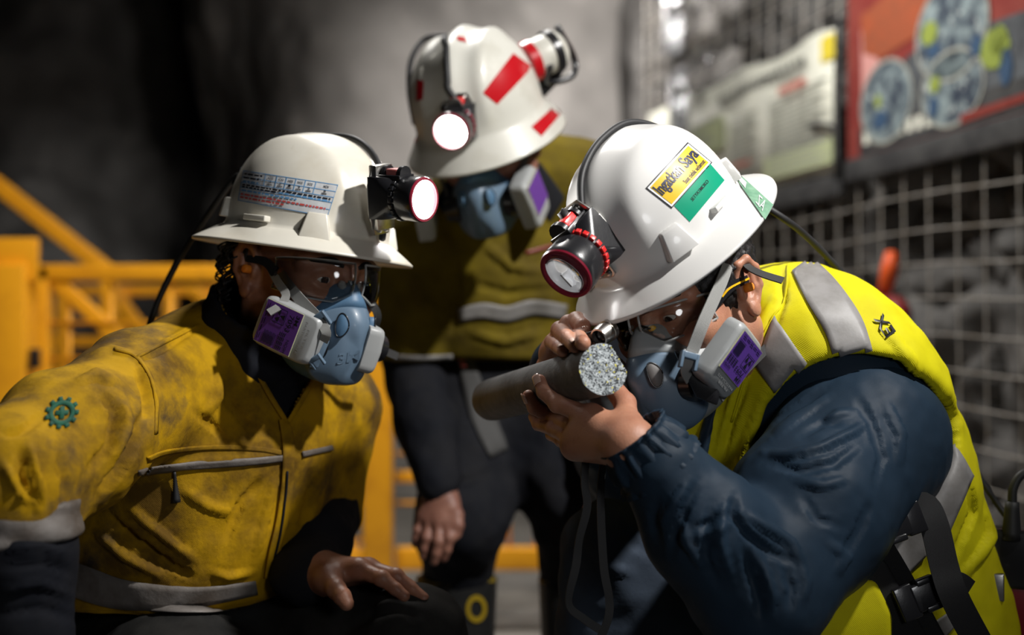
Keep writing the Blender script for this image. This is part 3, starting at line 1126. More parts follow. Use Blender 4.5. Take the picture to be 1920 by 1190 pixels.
# ---- left-hand worker's hat
HL_O = P(576, 433, 1.75)
HL_R = frame((.843, -.526, -.114), (.148, -.01, .989))
hl = thing('hard_hat', 'aged cream full-brim hard hat with a printed gas table sticker', 'hard hat', HL_O, 'hard hats')
v, f = hat_shell(HL_O, HL_R, a=.119, b=.100, H=.131, bf=.153, bb=.160, bs=.141, droop=.024, ridge_amp=.004)
build('shell', v, f, M['old_hat'], hl)
HL_T = bvh(v, f)
for th, z0, w_, h_, d_ in ((-.84, -.014, .046, .034, .016), (-2.3, .004, .016, .026, .010), (.84, -.01, .044, .030, .013)):
    v, f = boss(HL_O, HL_R, th, z0, w_, h_, d_, .119, .100)
    build('accessory_slot', v, f, M['old_hat'], hl, 40)
mb = MB()
v, f = box(L2W(HL_O, HL_R, (.004, -.105, .004)), (.019, .006, .004), HL_R, .0015)
build('chin_strap_clip', v, f, M['old_hat'], hl, 40)
# gas table sticker on the side of the crown
QT = [(447, 376), (614, 407), (634, 347), (457, 320)]
pdecal('table_sticker', [(0, 1, 0, 1)], QT, HL_T, .0006, M['st_pale'], hl, 14, 6)
g_ = []
cols = [0.0, .24, .36, .46, .56, .66, .77, 1.0]
for y in (0.0, .22, .44, .60, .78, .985): g_.append((0, 1, y, y + .022))
for x in cols[1:-1]: g_.append((x - .004, x + .004, .60, 1.0))
g_ += [(0, .006, 0, 1), (.994, 1, 0, 1)]
pdecal('table_grid', g_, QT, HL_T, .0010, M['st_blue'], hl, 10, 2)
for k in range(6):
    uc = (cols[k + 1] + cols[k + 2]) / 2
    ptext('table_text', ('O2', 'CO', 'H2S', 'NO2', 'SO2', 'HCN')[k], uc - .026, uc + .026, .89, .08, QT, HL_T, .0011, M['st_black'], hl, .02)
    ptext('table_text', 'ppm', uc - .026, uc + .026, .66, .08, QT, HL_T, .0011, M['st_black'], hl, .02)
    ptext('table_text', ('19', '25', '1', '3', '2', '5')[k], uc - .012, uc + .012, .75, .07, QT, HL_T, .0011, M['st_black'], hl, .02)


def dashes(u0, u1, vc, h, seed):
    r = random.Random(seed); out = []; u = u0
    while u < u1:
        wd = r.uniform(.02, .06)
        out.append((u, min(u + wd, u1), vc - h / 2, vc + h / 2)); u += wd + .012
    return out


pdecal('table_lines', dashes(.02, .21, .90, .05, 1) + dashes(.02, .2, .78, .05, 2) + dashes(.02, .97, .545, .05, 3) + dashes(.02, .4, .475, .05, 4), QT, HL_T, .0011, M['st_black'], hl, 2, 1)
pdecal('table_lines', dashes(.42, .97, .475, .05, 5) + dashes(.02, .62, .36, .06, 6) + dashes(.02, .2, .66, .05, 7), QT, HL_T, .0011, M['st_blue'], hl, 2, 1)
pdecal('table_lines', dashes(.02, .95, .235, .06, 8) + dashes(.02, .5, .13, .06, 9), QT, HL_T, .0011, M['st_red'], hl, 2, 1)

C = P(794, 374, 1.615)
ll, W = cap_lamp('shining black cap lamp on the aged cream hat', C, (.80, -.56, -.10), (.05, -.25, .96), True, power=3.0, spot=55, hl=.085, s=.84, notch='black', switch='red_dim')
v, f = hull([W(-.075, y, z) for y in (-.02, .02) for z in (-.05, .05)] + [W(-.092, y, z) for y in (-.018, .018) for z in (-.05, .05)], .002)
build('bracket_stem', v, f, M['steel'], ll, 35)
pp = shell_path(HL_O, HL_R, .119, .100, .131, [(.122, .0), (.112, .006), (.085, .012), (.04, .02), (-.02, .03), (-.08, .03), (-.11, .01)], .008)
cord(ll, [W(-.065, 0, .034)] + list(pp) + [P(445, 330, 1.80), P(395, 395, 1.84), P(345, 470, 1.85), P(305, 545, 1.85), P(280, 610, 1.84)], .0046, 110)
mb = MB()
for k in range(3):
    mb.add(*lathe(P(452 - k * 6, 322 + k * 11, 1.80), (0.5, -.8, .2), [(0, .005), (.006, .005), (.008, .003)], 12))
mb.build('cord_clip', M['black'], ll)

# ---- standing worker's hat
HM_O = P(899, 213, 2.22)
HM_R = frame((-.237, -.844, -.48), (-.25, -.425, .87))
hm = thing('hard_hat', 'dusty white bell-shaped hard hat with strips of red tape', 'hard hat', HM_O, 'hard hats')
v, f = hat_shell(HM_O, HM_R, a=.125, b=.112, H=.142, bf=.159, bb=.158, bs=.141, droop=.044, ridge_amp=.009, flare=1.0, crown_n=2.5)
build('shell', v, f, M['dusty_hat'], hm)
HM_T = bvh(v, f)
pdecal('red_tape', [(0, 1, 0, 1)], [(932, 196), (998, 126), (962, 100), (905, 174)], HM_T, .0008, M['tape_red'], hm)
pdecal('red_tape', [(0, 1, 0, 1)], [(1015, 256), (1058, 206), (1046, 192), (996, 238)], HM_T, .0008, M['tape_red'], hm)
pdecal('red_tape', [(0, 1, 0, 1)], [(780, 190), (793, 186), (795, 152), (782, 150)], HM_T, .0008, M['tape_red'], hm)
pdecal('red_tape', [(0, 1, 0, 1)], [(768, 285), (782, 262), (776, 240), (766, 258)], HM_T, .0008, M['tape_red'], hm)
pdecal('red_tape', [(0, 1, 0, 1)], [(858, 76), (876, 80), (872, 70), (856, 68)], HM_T, .0008, M['tape_red'], hm)
C = P(845, 247, 2.045)
lm, W = cap_lamp('shining cap lamp with red ring on the dusty bell-shaped hat', C, (-.22, -.88, -.42), (-.05, -.42, .9), True, power=3.0, spot=50, hl=.07, s=.92, notch='bezel_red')
v, f = hull([W(-.073, y, z) for y in (-.02, .02) for z in (-.03, .03)] + [W(-.10, y, z) for y in (-.02, .02) for z in (-.03, .03)], .002)
build('bracket_stem', v, f, M['steel'], lm, 35)
cord(lm, [W(-.06, 0, .034)] + [np.array(q) for q in pixdrape([(0, t) for t in np.linspace(0, 1, 8)], [(842, 168), (842, 168), (850, 78), (838, 80)], HM_T, .008)] + [P(850, 68, 2.33), P(800, 72, 2.38), P(772, 110, 2.36), P(768, 170, 2.33), P(778, 232, 2.30)], .0055, 80)
# second lamp clipped to the side, seen from behind
C = P(1046, 92, 2.24)
ax = nrm((.80, .30, .42))
l2 = thing('cap_lamp', 'pale second lamp with red band clipped on the dusty hat side', 'lamp', C, 'cap lamps')
v, f = lathe(C, ax, [(-.078, .020), (-.074, .028), (-.06, .034), (-.01, .036), (.0, .034), (.008, .026), (.011, .012)], 36)
build('housing', v, f, M['dusty_hat'], l2, 40)
v, f = lathe(C, ax, [(-.072, .0305), (-.068, .0365), (-.052, .0375), (-.05, .034)], 36); build('red_band', v, f, M['tape_red'], l2, 40)
v, f = lathe(C, ax, [(-.022, .036), (-.020, .0395), (-.008, .0395), (-.006, .036)], 36); build('black_ring', v, f, M['black'], l2, 40)
RR = frame(ax, (0, -.6, .8))
v, f = hull([C + RR @ np.array(q) for q in ((-.06, -.02, -.03), (-.06, .02, -.03), (.0, .02, -.03), (.0, -.02, -.03), (-.075, -.015, -.085), (-.075, .015, -.085), (-.02, .012, -.06), (-.02, -.012, -.06))], .003)
build('clip', v, f, M['black'], l2, 35)
v, f = tube([C + RR @ np.array(q) for q in ((-.04, -.037, 0), (-.04, -.02, -.04), (.01, -.02, -.05), (.03, 0, -.03), (.01, .01, .036))], .006, 8, res=20)
build('strap', v, f, M['black'], l2)
# ------------------------------------------------------------------ people: shared builders
M['skin_r'] = mat('skin_tan', (.47, .225, .14), .42, col2=(.36, .15, .095), nscale=26, nlo=.4, nhi=.7, bump=.28, bscale=420, sss=.12)
M['skin_l'] = mat('skin_brown', (.36, .165, .10), .42, col2=(.25, .105, .065), nscale=26, nlo=.4, nhi=.7, bump=.25, bscale=420, sss=.1)
M['skin_m'] = mat('skin_mid', (.28, .13, .09), .5, col2=(.2, .085, .06), nscale=22, bump=.2, bscale=300, sss=.1)
M['nail'] = mat('nail', (.62, .40, .31), .3, coat=.3)
M['hair'] = mat('hair_black', (.010, .009, .009), .45, bump=.8, bscale=160)
M['eye'] = mat('eye_white', (.62, .58, .54), .15, coat=.6)
M['iris'] = mat('iris', (.025, .014, .010), .12, coat=.8)
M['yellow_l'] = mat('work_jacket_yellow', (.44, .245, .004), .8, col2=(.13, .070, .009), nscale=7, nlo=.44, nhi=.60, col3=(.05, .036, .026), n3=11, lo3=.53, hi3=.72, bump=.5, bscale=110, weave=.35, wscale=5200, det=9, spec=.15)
M['yellow_m'] = mat('jacket_dirty_shaded', (.17, .125, .010), .8, col2=(.085, .06, .010), nscale=7, bump=.3, bscale=80, spec=.15)  # dirty olive-yellow, base darkened to stand in for weaker light on him
M['vest'] = mat('hi_vis_vest', (.66, .60, .008), .62, col2=(.54, .47, .008), nscale=9, nlo=.4, nhi=.7, bump=.15, bscale=60, weave=.3, wscale=5200, spec=.15)
M['navy'] = mat('navy_softshell', (.016, .031, .052), .5, col2=(.014, .026, .042), nscale=8, weave=.15, wscale=6000, bump=.12, bscale=90, spec=.15)
M['navy_dark'] = mat('navy_cotton', (.008, .009, .013), .8, col2=(.014, .014, .016), nscale=8, bump=.3, bscale=60, spec=.15)
M['grey_pants'] = mat('grey_cotton', (.026, .025, .023), .85, col2=(.012, .012, .012), nscale=10, bump=.35, bscale=70, spec=.15)
M['blue_pants'] = mat('slate_cotton', (.045, .06, .085), .8, col2=(.03, .04, .058), nscale=7, bump=.3, bscale=70, spec=.15)
M['tape'] = mat('reflective_tape', (.25, .24, .235), .5, .0, col2=(.19, .18, .17), nscale=25, bump=.08, bscale=200)
M['tape_dirty'] = mat('reflective_tape_worn', (.19, .172, .158), .6, .1, col2=(.09, .07, .055), nscale=14, bump=.4, bscale=120)
M['trim'] = mat('black_trim', (.008, .008, .009), .7, weave=.4, wscale=9000)
M['strap'] = mat('grey_strap', (.25, .25, .24), .65, weave=.5, wscale=9000)
M['strap_dark'] = mat('dark_strap', (.045, .045, .045), .65, weave=.5, wscale=9000)
M['webbing'] = mat('black_webbing', (.006, .006, .007), .6, weave=.5, wscale=9000)
M['mask_blue'] = mat('mask_slate', (.105, .16, .225), .42, coat=.1)
M['mask_seal'] = mat('mask_silicone', (.27, .285, .29), .45)
M['mask_seal_b'] = mat('mask_silicone_blue', (.07, .145, .24), .48)
M['valve'] = mat('valve_grey', (.13, .12, .115), .5)
M['filter'] = mat('filter_grey', (.33, .34, .34), .38, coat=.1)
M['purple'] = mat('filter_label_purple', (.12, .045, .34), .45)
M['purple_d'] = mat('filter_label_plum', (.11, .035, .24), .5)
M['lime'] = mat('filter_label_edge', (.5, .5, .3), .5)
M['embr'] = mat('embroidery_green', (.008, .09, .05), .85, col2=(.01, .05, .035), nscale=60)
M['plug'] = mat('foam_orange', (.80, .24, .02), .7)
def glassy(name, tint, base):
    m = bpy.data.materials.new(name); m.use_nodes = True
    nt = m.node_tree; nt.nodes.clear()
    out = nt.nodes.new('ShaderNodeOutputMaterial'); mx = nt.nodes.new('ShaderNodeMixShader')
    tr = nt.nodes.new('ShaderNodeBsdfTransparent'); tr.inputs[0].default_value = (*tint, 1)
    gl = nt.nodes.new('ShaderNodeBsdfGlossy'); gl.inputs['Roughness'].default_value = .05
    fr = nt.nodes.new('ShaderNodeFresnel'); fr.inputs[0].default_value = 1.45
    ad = nt.nodes.new('ShaderNodeMath'); ad.inputs[1].default_value = base
    nt.links.new(fr.outputs[0], ad.inputs[0]); nt.links.new(ad.outputs[0], mx.inputs[0])
    nt.links.new(tr.outputs[0], mx.inputs[1]); nt.links.new(gl.outputs[0], mx.inputs[2]); nt.links.new(mx.outputs[0], out.inputs[0])
    return m


M['clear'] = glassy('clear_plastic', (.94, .94, .93), .0)
M['clear_edge'] = mat('clear_frame', (.50, .51, .50), .08, alpha=.6, coat=.6)
M['amber'] = mat('amber_pad', (.75, .42, .01), .4)


def vnormals(v, f):
    f = np.asarray(f)
    n = np.zeros_like(v)
    fn = np.cross(v[f[:, 2]] - v[f[:, 0]], v[f[:, 3]] - v[f[:, 1]])
    for k in range(4): np.add.at(n, f[:, k], fn)
    return n / (np.linalg.norm(n, axis=1)[:, None] + 1e-12)


def toPix(v):
    return np.stack([960 + FPX * v[:, 0] / v[:, 1], 595 - FPX * (v[:, 2] - CAMZ) / v[:, 1]], 1)


def sculpt(v, f, ridges, rough=0.0, rs=14.0, seed=0, aniso=None):
    """press folds into cloth along stencil lines, plus a little unevenness all over"""
    n = vnormals(v, f)
    px = toPix(v)
    view = v - np.array((0, 0, CAMZ)); view /= np.linalg.norm(view, axis=1)[:, None]
    face = np.clip(-(n * view).sum(1) * 2.5 + .3, 0, 1)
    d = np.zeros(len(v))
    for pts, amp, wid in ridges:
        d += ridge(px, pts, amp, wid) * face
    if rough:
        q = v * rs if aniso is None else (v @ aniso) * rs
        d += rough * fbm(q, 3, seed)
    return v + n * d[:, None]


def pstripe(name, line, width, tree, off, m, parent, res=24, ny=3):
    """a strip of tape following a line, laid on the cloth"""
    c = spline(line, res)
    w_ = np.ones(res) * width if np.isscalar(width) else spline(width, res)[:, 0]
    t = np.gradient(c, axis=0); t /= np.linalg.norm(t, axis=1)[:, None]
    s = np.stack([-t[:, 1], t[:, 0]], 1)
    uv = []
    for i in range(res):
        for j in range(ny + 1):
            uv.append(c[i] + s[i] * w_[i] * (j / ny - .5))
    return pix_sheet(name, np.array(uv), res, ny + 1, tree, off, m, parent)


def pix_sheet(name, px, nu, nv, tree, off, m, parent):
    c = Vector((0, 0, CAMZ))
    out = []; ok = []
    for x, y in px:
        r = cam_ray(x, y)
        h = tree.ray_cast(c, r, 10)
        if h[0] is None:
            out.append((0, 0, 0)); ok.append(False); continue
        n = h[1] if h[1].dot(r) < 0 else -h[1]
        out.append(np.array(h[0]) + np.array(n) * off); ok.append(True)
    out = np.array(out)
    f = []
    for i in range(nu - 1):
        for j in range(nv - 1):
            q = (i * nv + j, i * nv + j + 1, (i + 1) * nv + j + 1, (i + 1) * nv + j)
            if all(ok[k] for k in q):
                e = max(np.linalg.norm(out[q[a]] - out[q[(a + 1) % 4]]) for a in range(4))
                if e < .05: f.append(q)
    if not f: return None
    used = sorted({k for q in f for k in q}); mp = {k: i for i, k in enumerate(used)}
    v = out[used]; f = [tuple(mp[k] for k in q) for q in f]
    # give the tape a back so that it is not paper-thin
    cc = np.array((0, 0, CAMZ)); dr = v - cc; dr /= np.linalg.norm(dr, axis=1)[:, None]
    o = build(name, v, f, m, parent)
    md = o.modifiers.new('thickness', 'SOLIDIFY'); md.thickness = .0016; md.offset = 0
    return o


def pquad(name, quad, tree, off, m, parent, nx=10, ny=10):
    q = np.asarray(quad, float); px = []
    for i in range(nx + 1):
        for j in range(ny + 1):
            u, v = i / nx, j / ny
            px.append(q[0] * (1 - u) * (1 - v) + q[1] * u * (1 - v) + q[2] * u * v + q[3] * (1 - u) * v)
    return pix_sheet(name, np.array(px), nx + 1, ny + 1, tree, off, m, parent)


# ---- heads -------------------------------------------------------------
def sd_head(p, ears=(1, -1), neck=(-.055, 0, -.20), nr=.062):
    a = lambda *q: np.array(q, float)
    d = sd_ell(p, a(-.012, 0, .036), (.099, .077, .090))
    d = smin(d, sd_ell(p, a(.026, 0, -.030), (.070, .064, .092)), .03)
    for s in (1, -1):
        d = smin(d, sd_cone(p, a(-.018, .056 * s, -.050), a(.060, .016 * s, -.112), .022, .020), .025)
        d = smin(d, sd_ell(p, a(.058, .043 * s, -.026), (.032, .026, .024)), .018)
        d = smin(d, sd_cone(p, a(.083, .012 * s, .018), a(.066, .055 * s, .017), .011, .012), .012)
    d = smin(d, sd_ell(p, a(.075, 0, -.110), (.020, .020, .016)), .015)
    for s in (1, -1):
        d = smax(d, -sd_ell(p, a(.101, .034 * s, -.002), (.020, .021, .014)), .010)
        lid = np.linalg.norm(p - a(.0765, .0325 * s, -.001), axis=1) - .0150
        lid = smax(lid, -sd_ell(p, a(.0930, .0325 * s, -.0022), (.0130, .0125, .0040)), .0015)
        d = smin(d, lid, .005)
    d = smin(d, sd_cone(p, a(.088, 0, .010), a(.111, 0, -.036), .009, .0125), .010)
    for s in (1, -1):
        d = smin(d, sd_ell(p, a(.100, .012 * s, -.042), (.011, .009, .009)), .006)
    d = smin(d, sd_ell(p, a(.090, 0, -.072), (.010, .024, .007)), .006)
    d = smin(d, sd_ell(p, a(.087, 0, -.084), (.010, .021, .007)), .006)
    d = smax(d, -sd_ell(p, a(.101, 0, -.078), (.008, .026, .0016)), .004)
    d = smin(d, sd_cone(p, a(-.030, 0, -.060), a(*neck), .056, nr), .035)
    for s in ears:
        hel = [a(-.002, .078 * s, .010), a(-.006, .086 * s, .027), a(-.020, .091 * s, .030), a(-.033, .091 * s, .016), a(-.034, .088 * s, -.006), a(-.026, .084 * s, -.022)]
        d = smin(d, sd_cone(p, a(-.008, .074 * s, .004), a(-.014, .074 * s, -.022), .010, .009), .008)
        e = sd_chain(p, hel, [.0042, .005, .0052, .005, .0046, .0046], .004)
        e = smin(e, sd_ell(p, a(-.016, .083 * s, -.030), (.011, .006, .012)), .006)
        e = smin(e, sd_ell(p, a(-.018, .0805 * s, .002), (.017, .0042, .028)), .004)
        e = smin(e, sd_chain(p, [a(-.026, .087 * s, .012), a(-.024, .086 * s, -.006), a(-.016, .084 * s, -.016)], [.0035, .0042, .0035], .003), .004)
        e = smin(e, sd_ell(p, a(-.003, .081 * s, -.006), (.005, .005, .008)), .004)
        e = smax(e, -sd_ell(p, a(-.012, .089 * s, -.006), (.009, .009, .010)), .004)
        d = smin(d, e, .004)
    return d


def person(label, loc, group='miners'):
    return thing('person', label, 'person', loc, group)


def head_parts(O, R, ears, neck, nr, h=.0022):
    fn = lambda p: sd_head(p, ears, neck, nr)
    lo = np.array((-.125, -.105, min(-.14, neck[2] - .075))); lo[0] = min(lo[0], neck[0] - .075); lo[1] = min(lo[1], neck[1] - .07)
    hi = np.array((.130, .105, .135)); hi[1] = max(hi[1], neck[1] + .07)
    v, f = mesh_sdf(fn, lo, hi, h)
    return L2W(O, R, v), f


def eyes(who, O, R, sides, look=(1, 0, 0)):
    for s in sides:
        c = L2W(O, R, (.0765, .0325 * s, -.001))
        lk = R @ nrm(look)
        v, f = lathe(c, lk, [(.0134 * math.cos(a), .0134 * math.sin(a)) for a in np.linspace(2.2, .06, 18)], 24)
        build('eyeball', v, f, M['eye'], who)
        v, f = lathe(c, lk, [(.0134 * math.cos(a) + .0004, .0134 * math.sin(a)) for a in np.linspace(.46, .04, 8)], 24)
        build('iris', v, f, M['iris'], who)


# ---- hands -------------------------------------------------------------
def sd_hand(p, wrist, fore, fingers, thumb, wr=.026, fr=(.0105, .0092, .0084, .0074), tr=(.0155, .0128, .0112, .0095), palm=.0145):
    d = sd_cone(p, fore, wrist, wr * 1.12, wr)
    pm = None
    for i, fg in enumerate(fingers):
        e = sd_cone(p, wrist + (fg[0] - wrist) * .12, fg[0], .019, palm)
        pm = e if pm is None else smin(pm, e, .014)
    d = smin(d, pm, .022)
    d = smin(d, sd_cone(p, wrist + (thumb[0] - wrist) * .2, thumb[0], .022, tr[0] * 1.15), .018)
    fs = None
    for i, fg in enumerate(fingers):
        k = (1.0, 1.03, .97, .86)[i]
        r = [q * k for q in fr]
        e = sd_chain(p, fg, [r[0] * 1.12, r[1] * 1.10, r[2], r[3]], .003)
        e = smin(e, np.linalg.norm(p - fg[1], axis=1) - r[1] * 1.13, .004)
        fs = e if fs is None else smin(fs, e, .0012)
    d = smin(d, fs, .007)
    d = smin(d, sd_chain(p, thumb, tr, .004), .012)
    return d


def hand_mesh(args, h=.0017):
    wrist, fore, fingers, thumb = args[:4]
    kw = args[4] if len(args) > 4 else {}
    pts = np.array([wrist, fore] + [q for fg in fingers for q in fg] + list(thumb))
    return mesh_sdf(lambda p: sd_hand(p, wrist, fore, fingers, thumb, **kw), pts.min(0) - .036, pts.max(0) + .036, h)


def nails(who, fingers, toward, size=.0062):
    """one nail per finger end, on the side that faces 'toward'"""
    for fg in fingers:
        tip, dip = fg[-1], fg[-2]
        x = nrm(tip - dip); t = np.asarray(toward, float); t = nrm(t - x * np.dot(t, x)); s = np.cross(x, t)
        v = []; f = []
        for i in range(6):
            for j in range(6):
                a = (j / 5 - .5) * 1.75; l = (i / 5 - .38) * size * 2.0
                rr = .00835 - .0011 * (i / 5)
                wd = 1 - .25 * abs(i / 5 - .45)
                v.append(tip - x * .0015 + x * l + (t * math.cos(a * wd) + s * math.sin(a * wd)) * rr)
        for i in range(5):
            for j in range(5):
                f.append((i * 6 + j, (i + 1) * 6 + j, (i + 1) * 6 + j + 1, i * 6 + j + 1))
        o = build('fingernail', v, f, M['nail'], who)
        md = o.modifiers.new('thickness', 'SOLIDIFY'); md.thickness = .0007


# ---- respirators ---------------------------------------------------------
def respirator(label, O, R, blue, dep=1.0):
    R0_ = R
    O_, R = O, R
    t = thing('respirator', label, 'respirator', O, 'half-mask respirators')
    n = 64
    al = np.linspace(0, 2 * math.pi, n, endpoint=False)       # 0 = nose bridge, pi = chin
    ca, sa = np.cos(al), np.sin(al)

    def contour(zc, hz_up, hz_dn, wy, wtop, sq):
        """closed outline in y,z: narrow above, full below"""
        z = np.where(ca > 0, zc + hz_up * np.abs(ca) ** sq, zc - hz_dn * np.abs(ca) ** sq)
        wid = np.where(ca > 0, wtop + (wy - wtop) * (1 - np.abs(ca)) ** .8, wy)
        y = wid * np.sign(sa) * np.abs(sa) ** sq
        return y, z
    rows = []

    def row(xt, xs, xb, zc, hu, hd, wy, wt, sq):
        y, z = contour(zc, hu, hd, wy, wt, sq)
        k = np.abs(sa) ** 1.5
        x = np.where(ca > 0, xt * (1 - k) + xs * k, xb * (1 - k) + xs * k)
        x = np.where(x > .09, .09 + (x - .09) * dep, x)
        rows.append(np.stack([x, y, z], 1))
    # silicone seal from the face outwards
    row(.088, .040, .055, -.070, .066, .058, .061, .024, .85)
    row(.096, .048, .062, -.070, .068, .062, .063, .026, .85)
    row(.108, .060, .074, -.070, .066, .064, .061, .026, .85)
    row(.119, .074, .088, -.070, .058, .064, .057, .027, .80)
    row(.127, .087, .100, -.070, .047, .063, .052, .028, .74)
    row(.131, .094, .106, -.070, .038, .062, .049, .029, .70)
    v = np.concatenate(rows)
    f = [(i * n + k, i * n + (k + 1) % n, (i + 1) * n + (k + 1) % n, (i + 1) * n + k) for i in range(5) for k in range(n)]
    inner = rows[0] * np.array((1, .9, .9)) + np.array((.012, 0, -.007))
    seal = build('face_seal', L2W(O, R, v), f, M['mask_seal_b'] if blue else M['mask_seal'], t)
    md = seal.modifiers.new('thickness', 'SOLIDIFY'); md.thickness = .003; md.offset = -1
    # hard shell over the front
    rows.clear()
    row(.124, .086, .099, -.071, .041, .066, .053, .031, .66)
    row(.134, .096, .108, -.071, .040, .066, .053, .031, .62)
    row(.1365, .099, .111, -.071, .038, .065, .050, .030, .60)
    row(.142, .112, .119, -.072, .033, .063, .042, .027, .60)
    row(.147, .125, .125, -.073, .026, .060, .032, .024, .60)
    row(.150, .136, .129, -.075, .020, .056, .024, .019, .62)
    row(.150, .142, .130, -.080, .012, .040, .014, .012, .7)
    v = np.concatenate(rows + [np.array([[.09 + .058 * dep, 0, -.085]])])
    m_ = len(rows)
    f = [(i * n + k, i * n + (k + 1) % n, (i + 1) * n + (k + 1) % n, (i + 1) * n + k) for i in range(m_ - 1) for k in range(n)]
    f += [((m_ - 1) * n + k, (m_ - 1) * n + (k + 1) % n, m_ * n) for k in range(n)]
    sh = build('shell', L2W(O, R, v), f, M['mask_blue'], t)
    tree = bvh(L2W(O, R, v), f)
    # exhalation cover and raised pad
    for s in ((1, -1)):
        c = np.array((.09 + .0485 * dep, .0262 * s, -.056))
        nn = nrm((.62, .76 * s, .12))
        pts = []
        ux = nrm(np.cross((0, 0, 1.0), nn)); uz = np.cross(nn, ux)
        ring = []
        for a in np.linspace(0, 2 * math.pi, 28, endpoint=False):
            e = .0105 * (1 + .22 * math.cos(a)) if True else 0
            ring.append((ux * math.cos(a) * .0085 + uz * math.sin(a) * .0145 * (1 - .25 * math.cos(a))))
        vv = [L2W(O, R, c + q * k + nn * z) for (k, z) in ((1.0, -.006), (1.0, .0006), (.92, .0014)) for q in ring] + [L2W(O, R, c + nn * .0018)]
        ff = [(i * 28 + k, i * 28 + (k + 1) % 28, (i + 1) * 28 + (k + 1) % 28, (i + 1) * 28 + k) for i in range(2) for k in range(28)] + [(56 + k, 56 + (k + 1) % 28, 84) for k in range(28)]
        o = build('valve_pad', vv, ff, M['mask_seal_b'] if blue else M['valve'], t)
        vv2, ff2 = tube([L2W(O, R, c + q * 1.04 + nn * .0012) for q in ring + ring[:1]], .0009, 6)
        build('valve_rim', vv2, ff2, M['black'], t)
    # filter ports
    for s in (1, -1):
        c = L2W(O, R, (.098, .044 * s, -.082)); ax = R @ nrm((-.05, 1.0 * s, -.15))
        v, f = lathe(c, ax, [(-.006, .024), (.008, .024), (.010, .019), (.022, .019)], 28)
        build('filter_port', v, f, M['black'], t, 40)
    return t, tree


def text_on(mb, s, c, ux, uy, n_, hgt, wid, off, bold=.0):
    v, f = text2(s, 1.0, bold)
    v = v - [(v[:, 0].min() + v[:, 0].max()) / 2, (v[:, 1].min() + v[:, 1].max()) / 2]
    v = v / [v[:, 0].max() - v[:, 0].min(), v[:, 1].max() - v[:, 1].min()] * [wid, hgt]
    mb.add(c + v[:, :1] * ux + v[:, 1:] * uy + n_ * off, f)


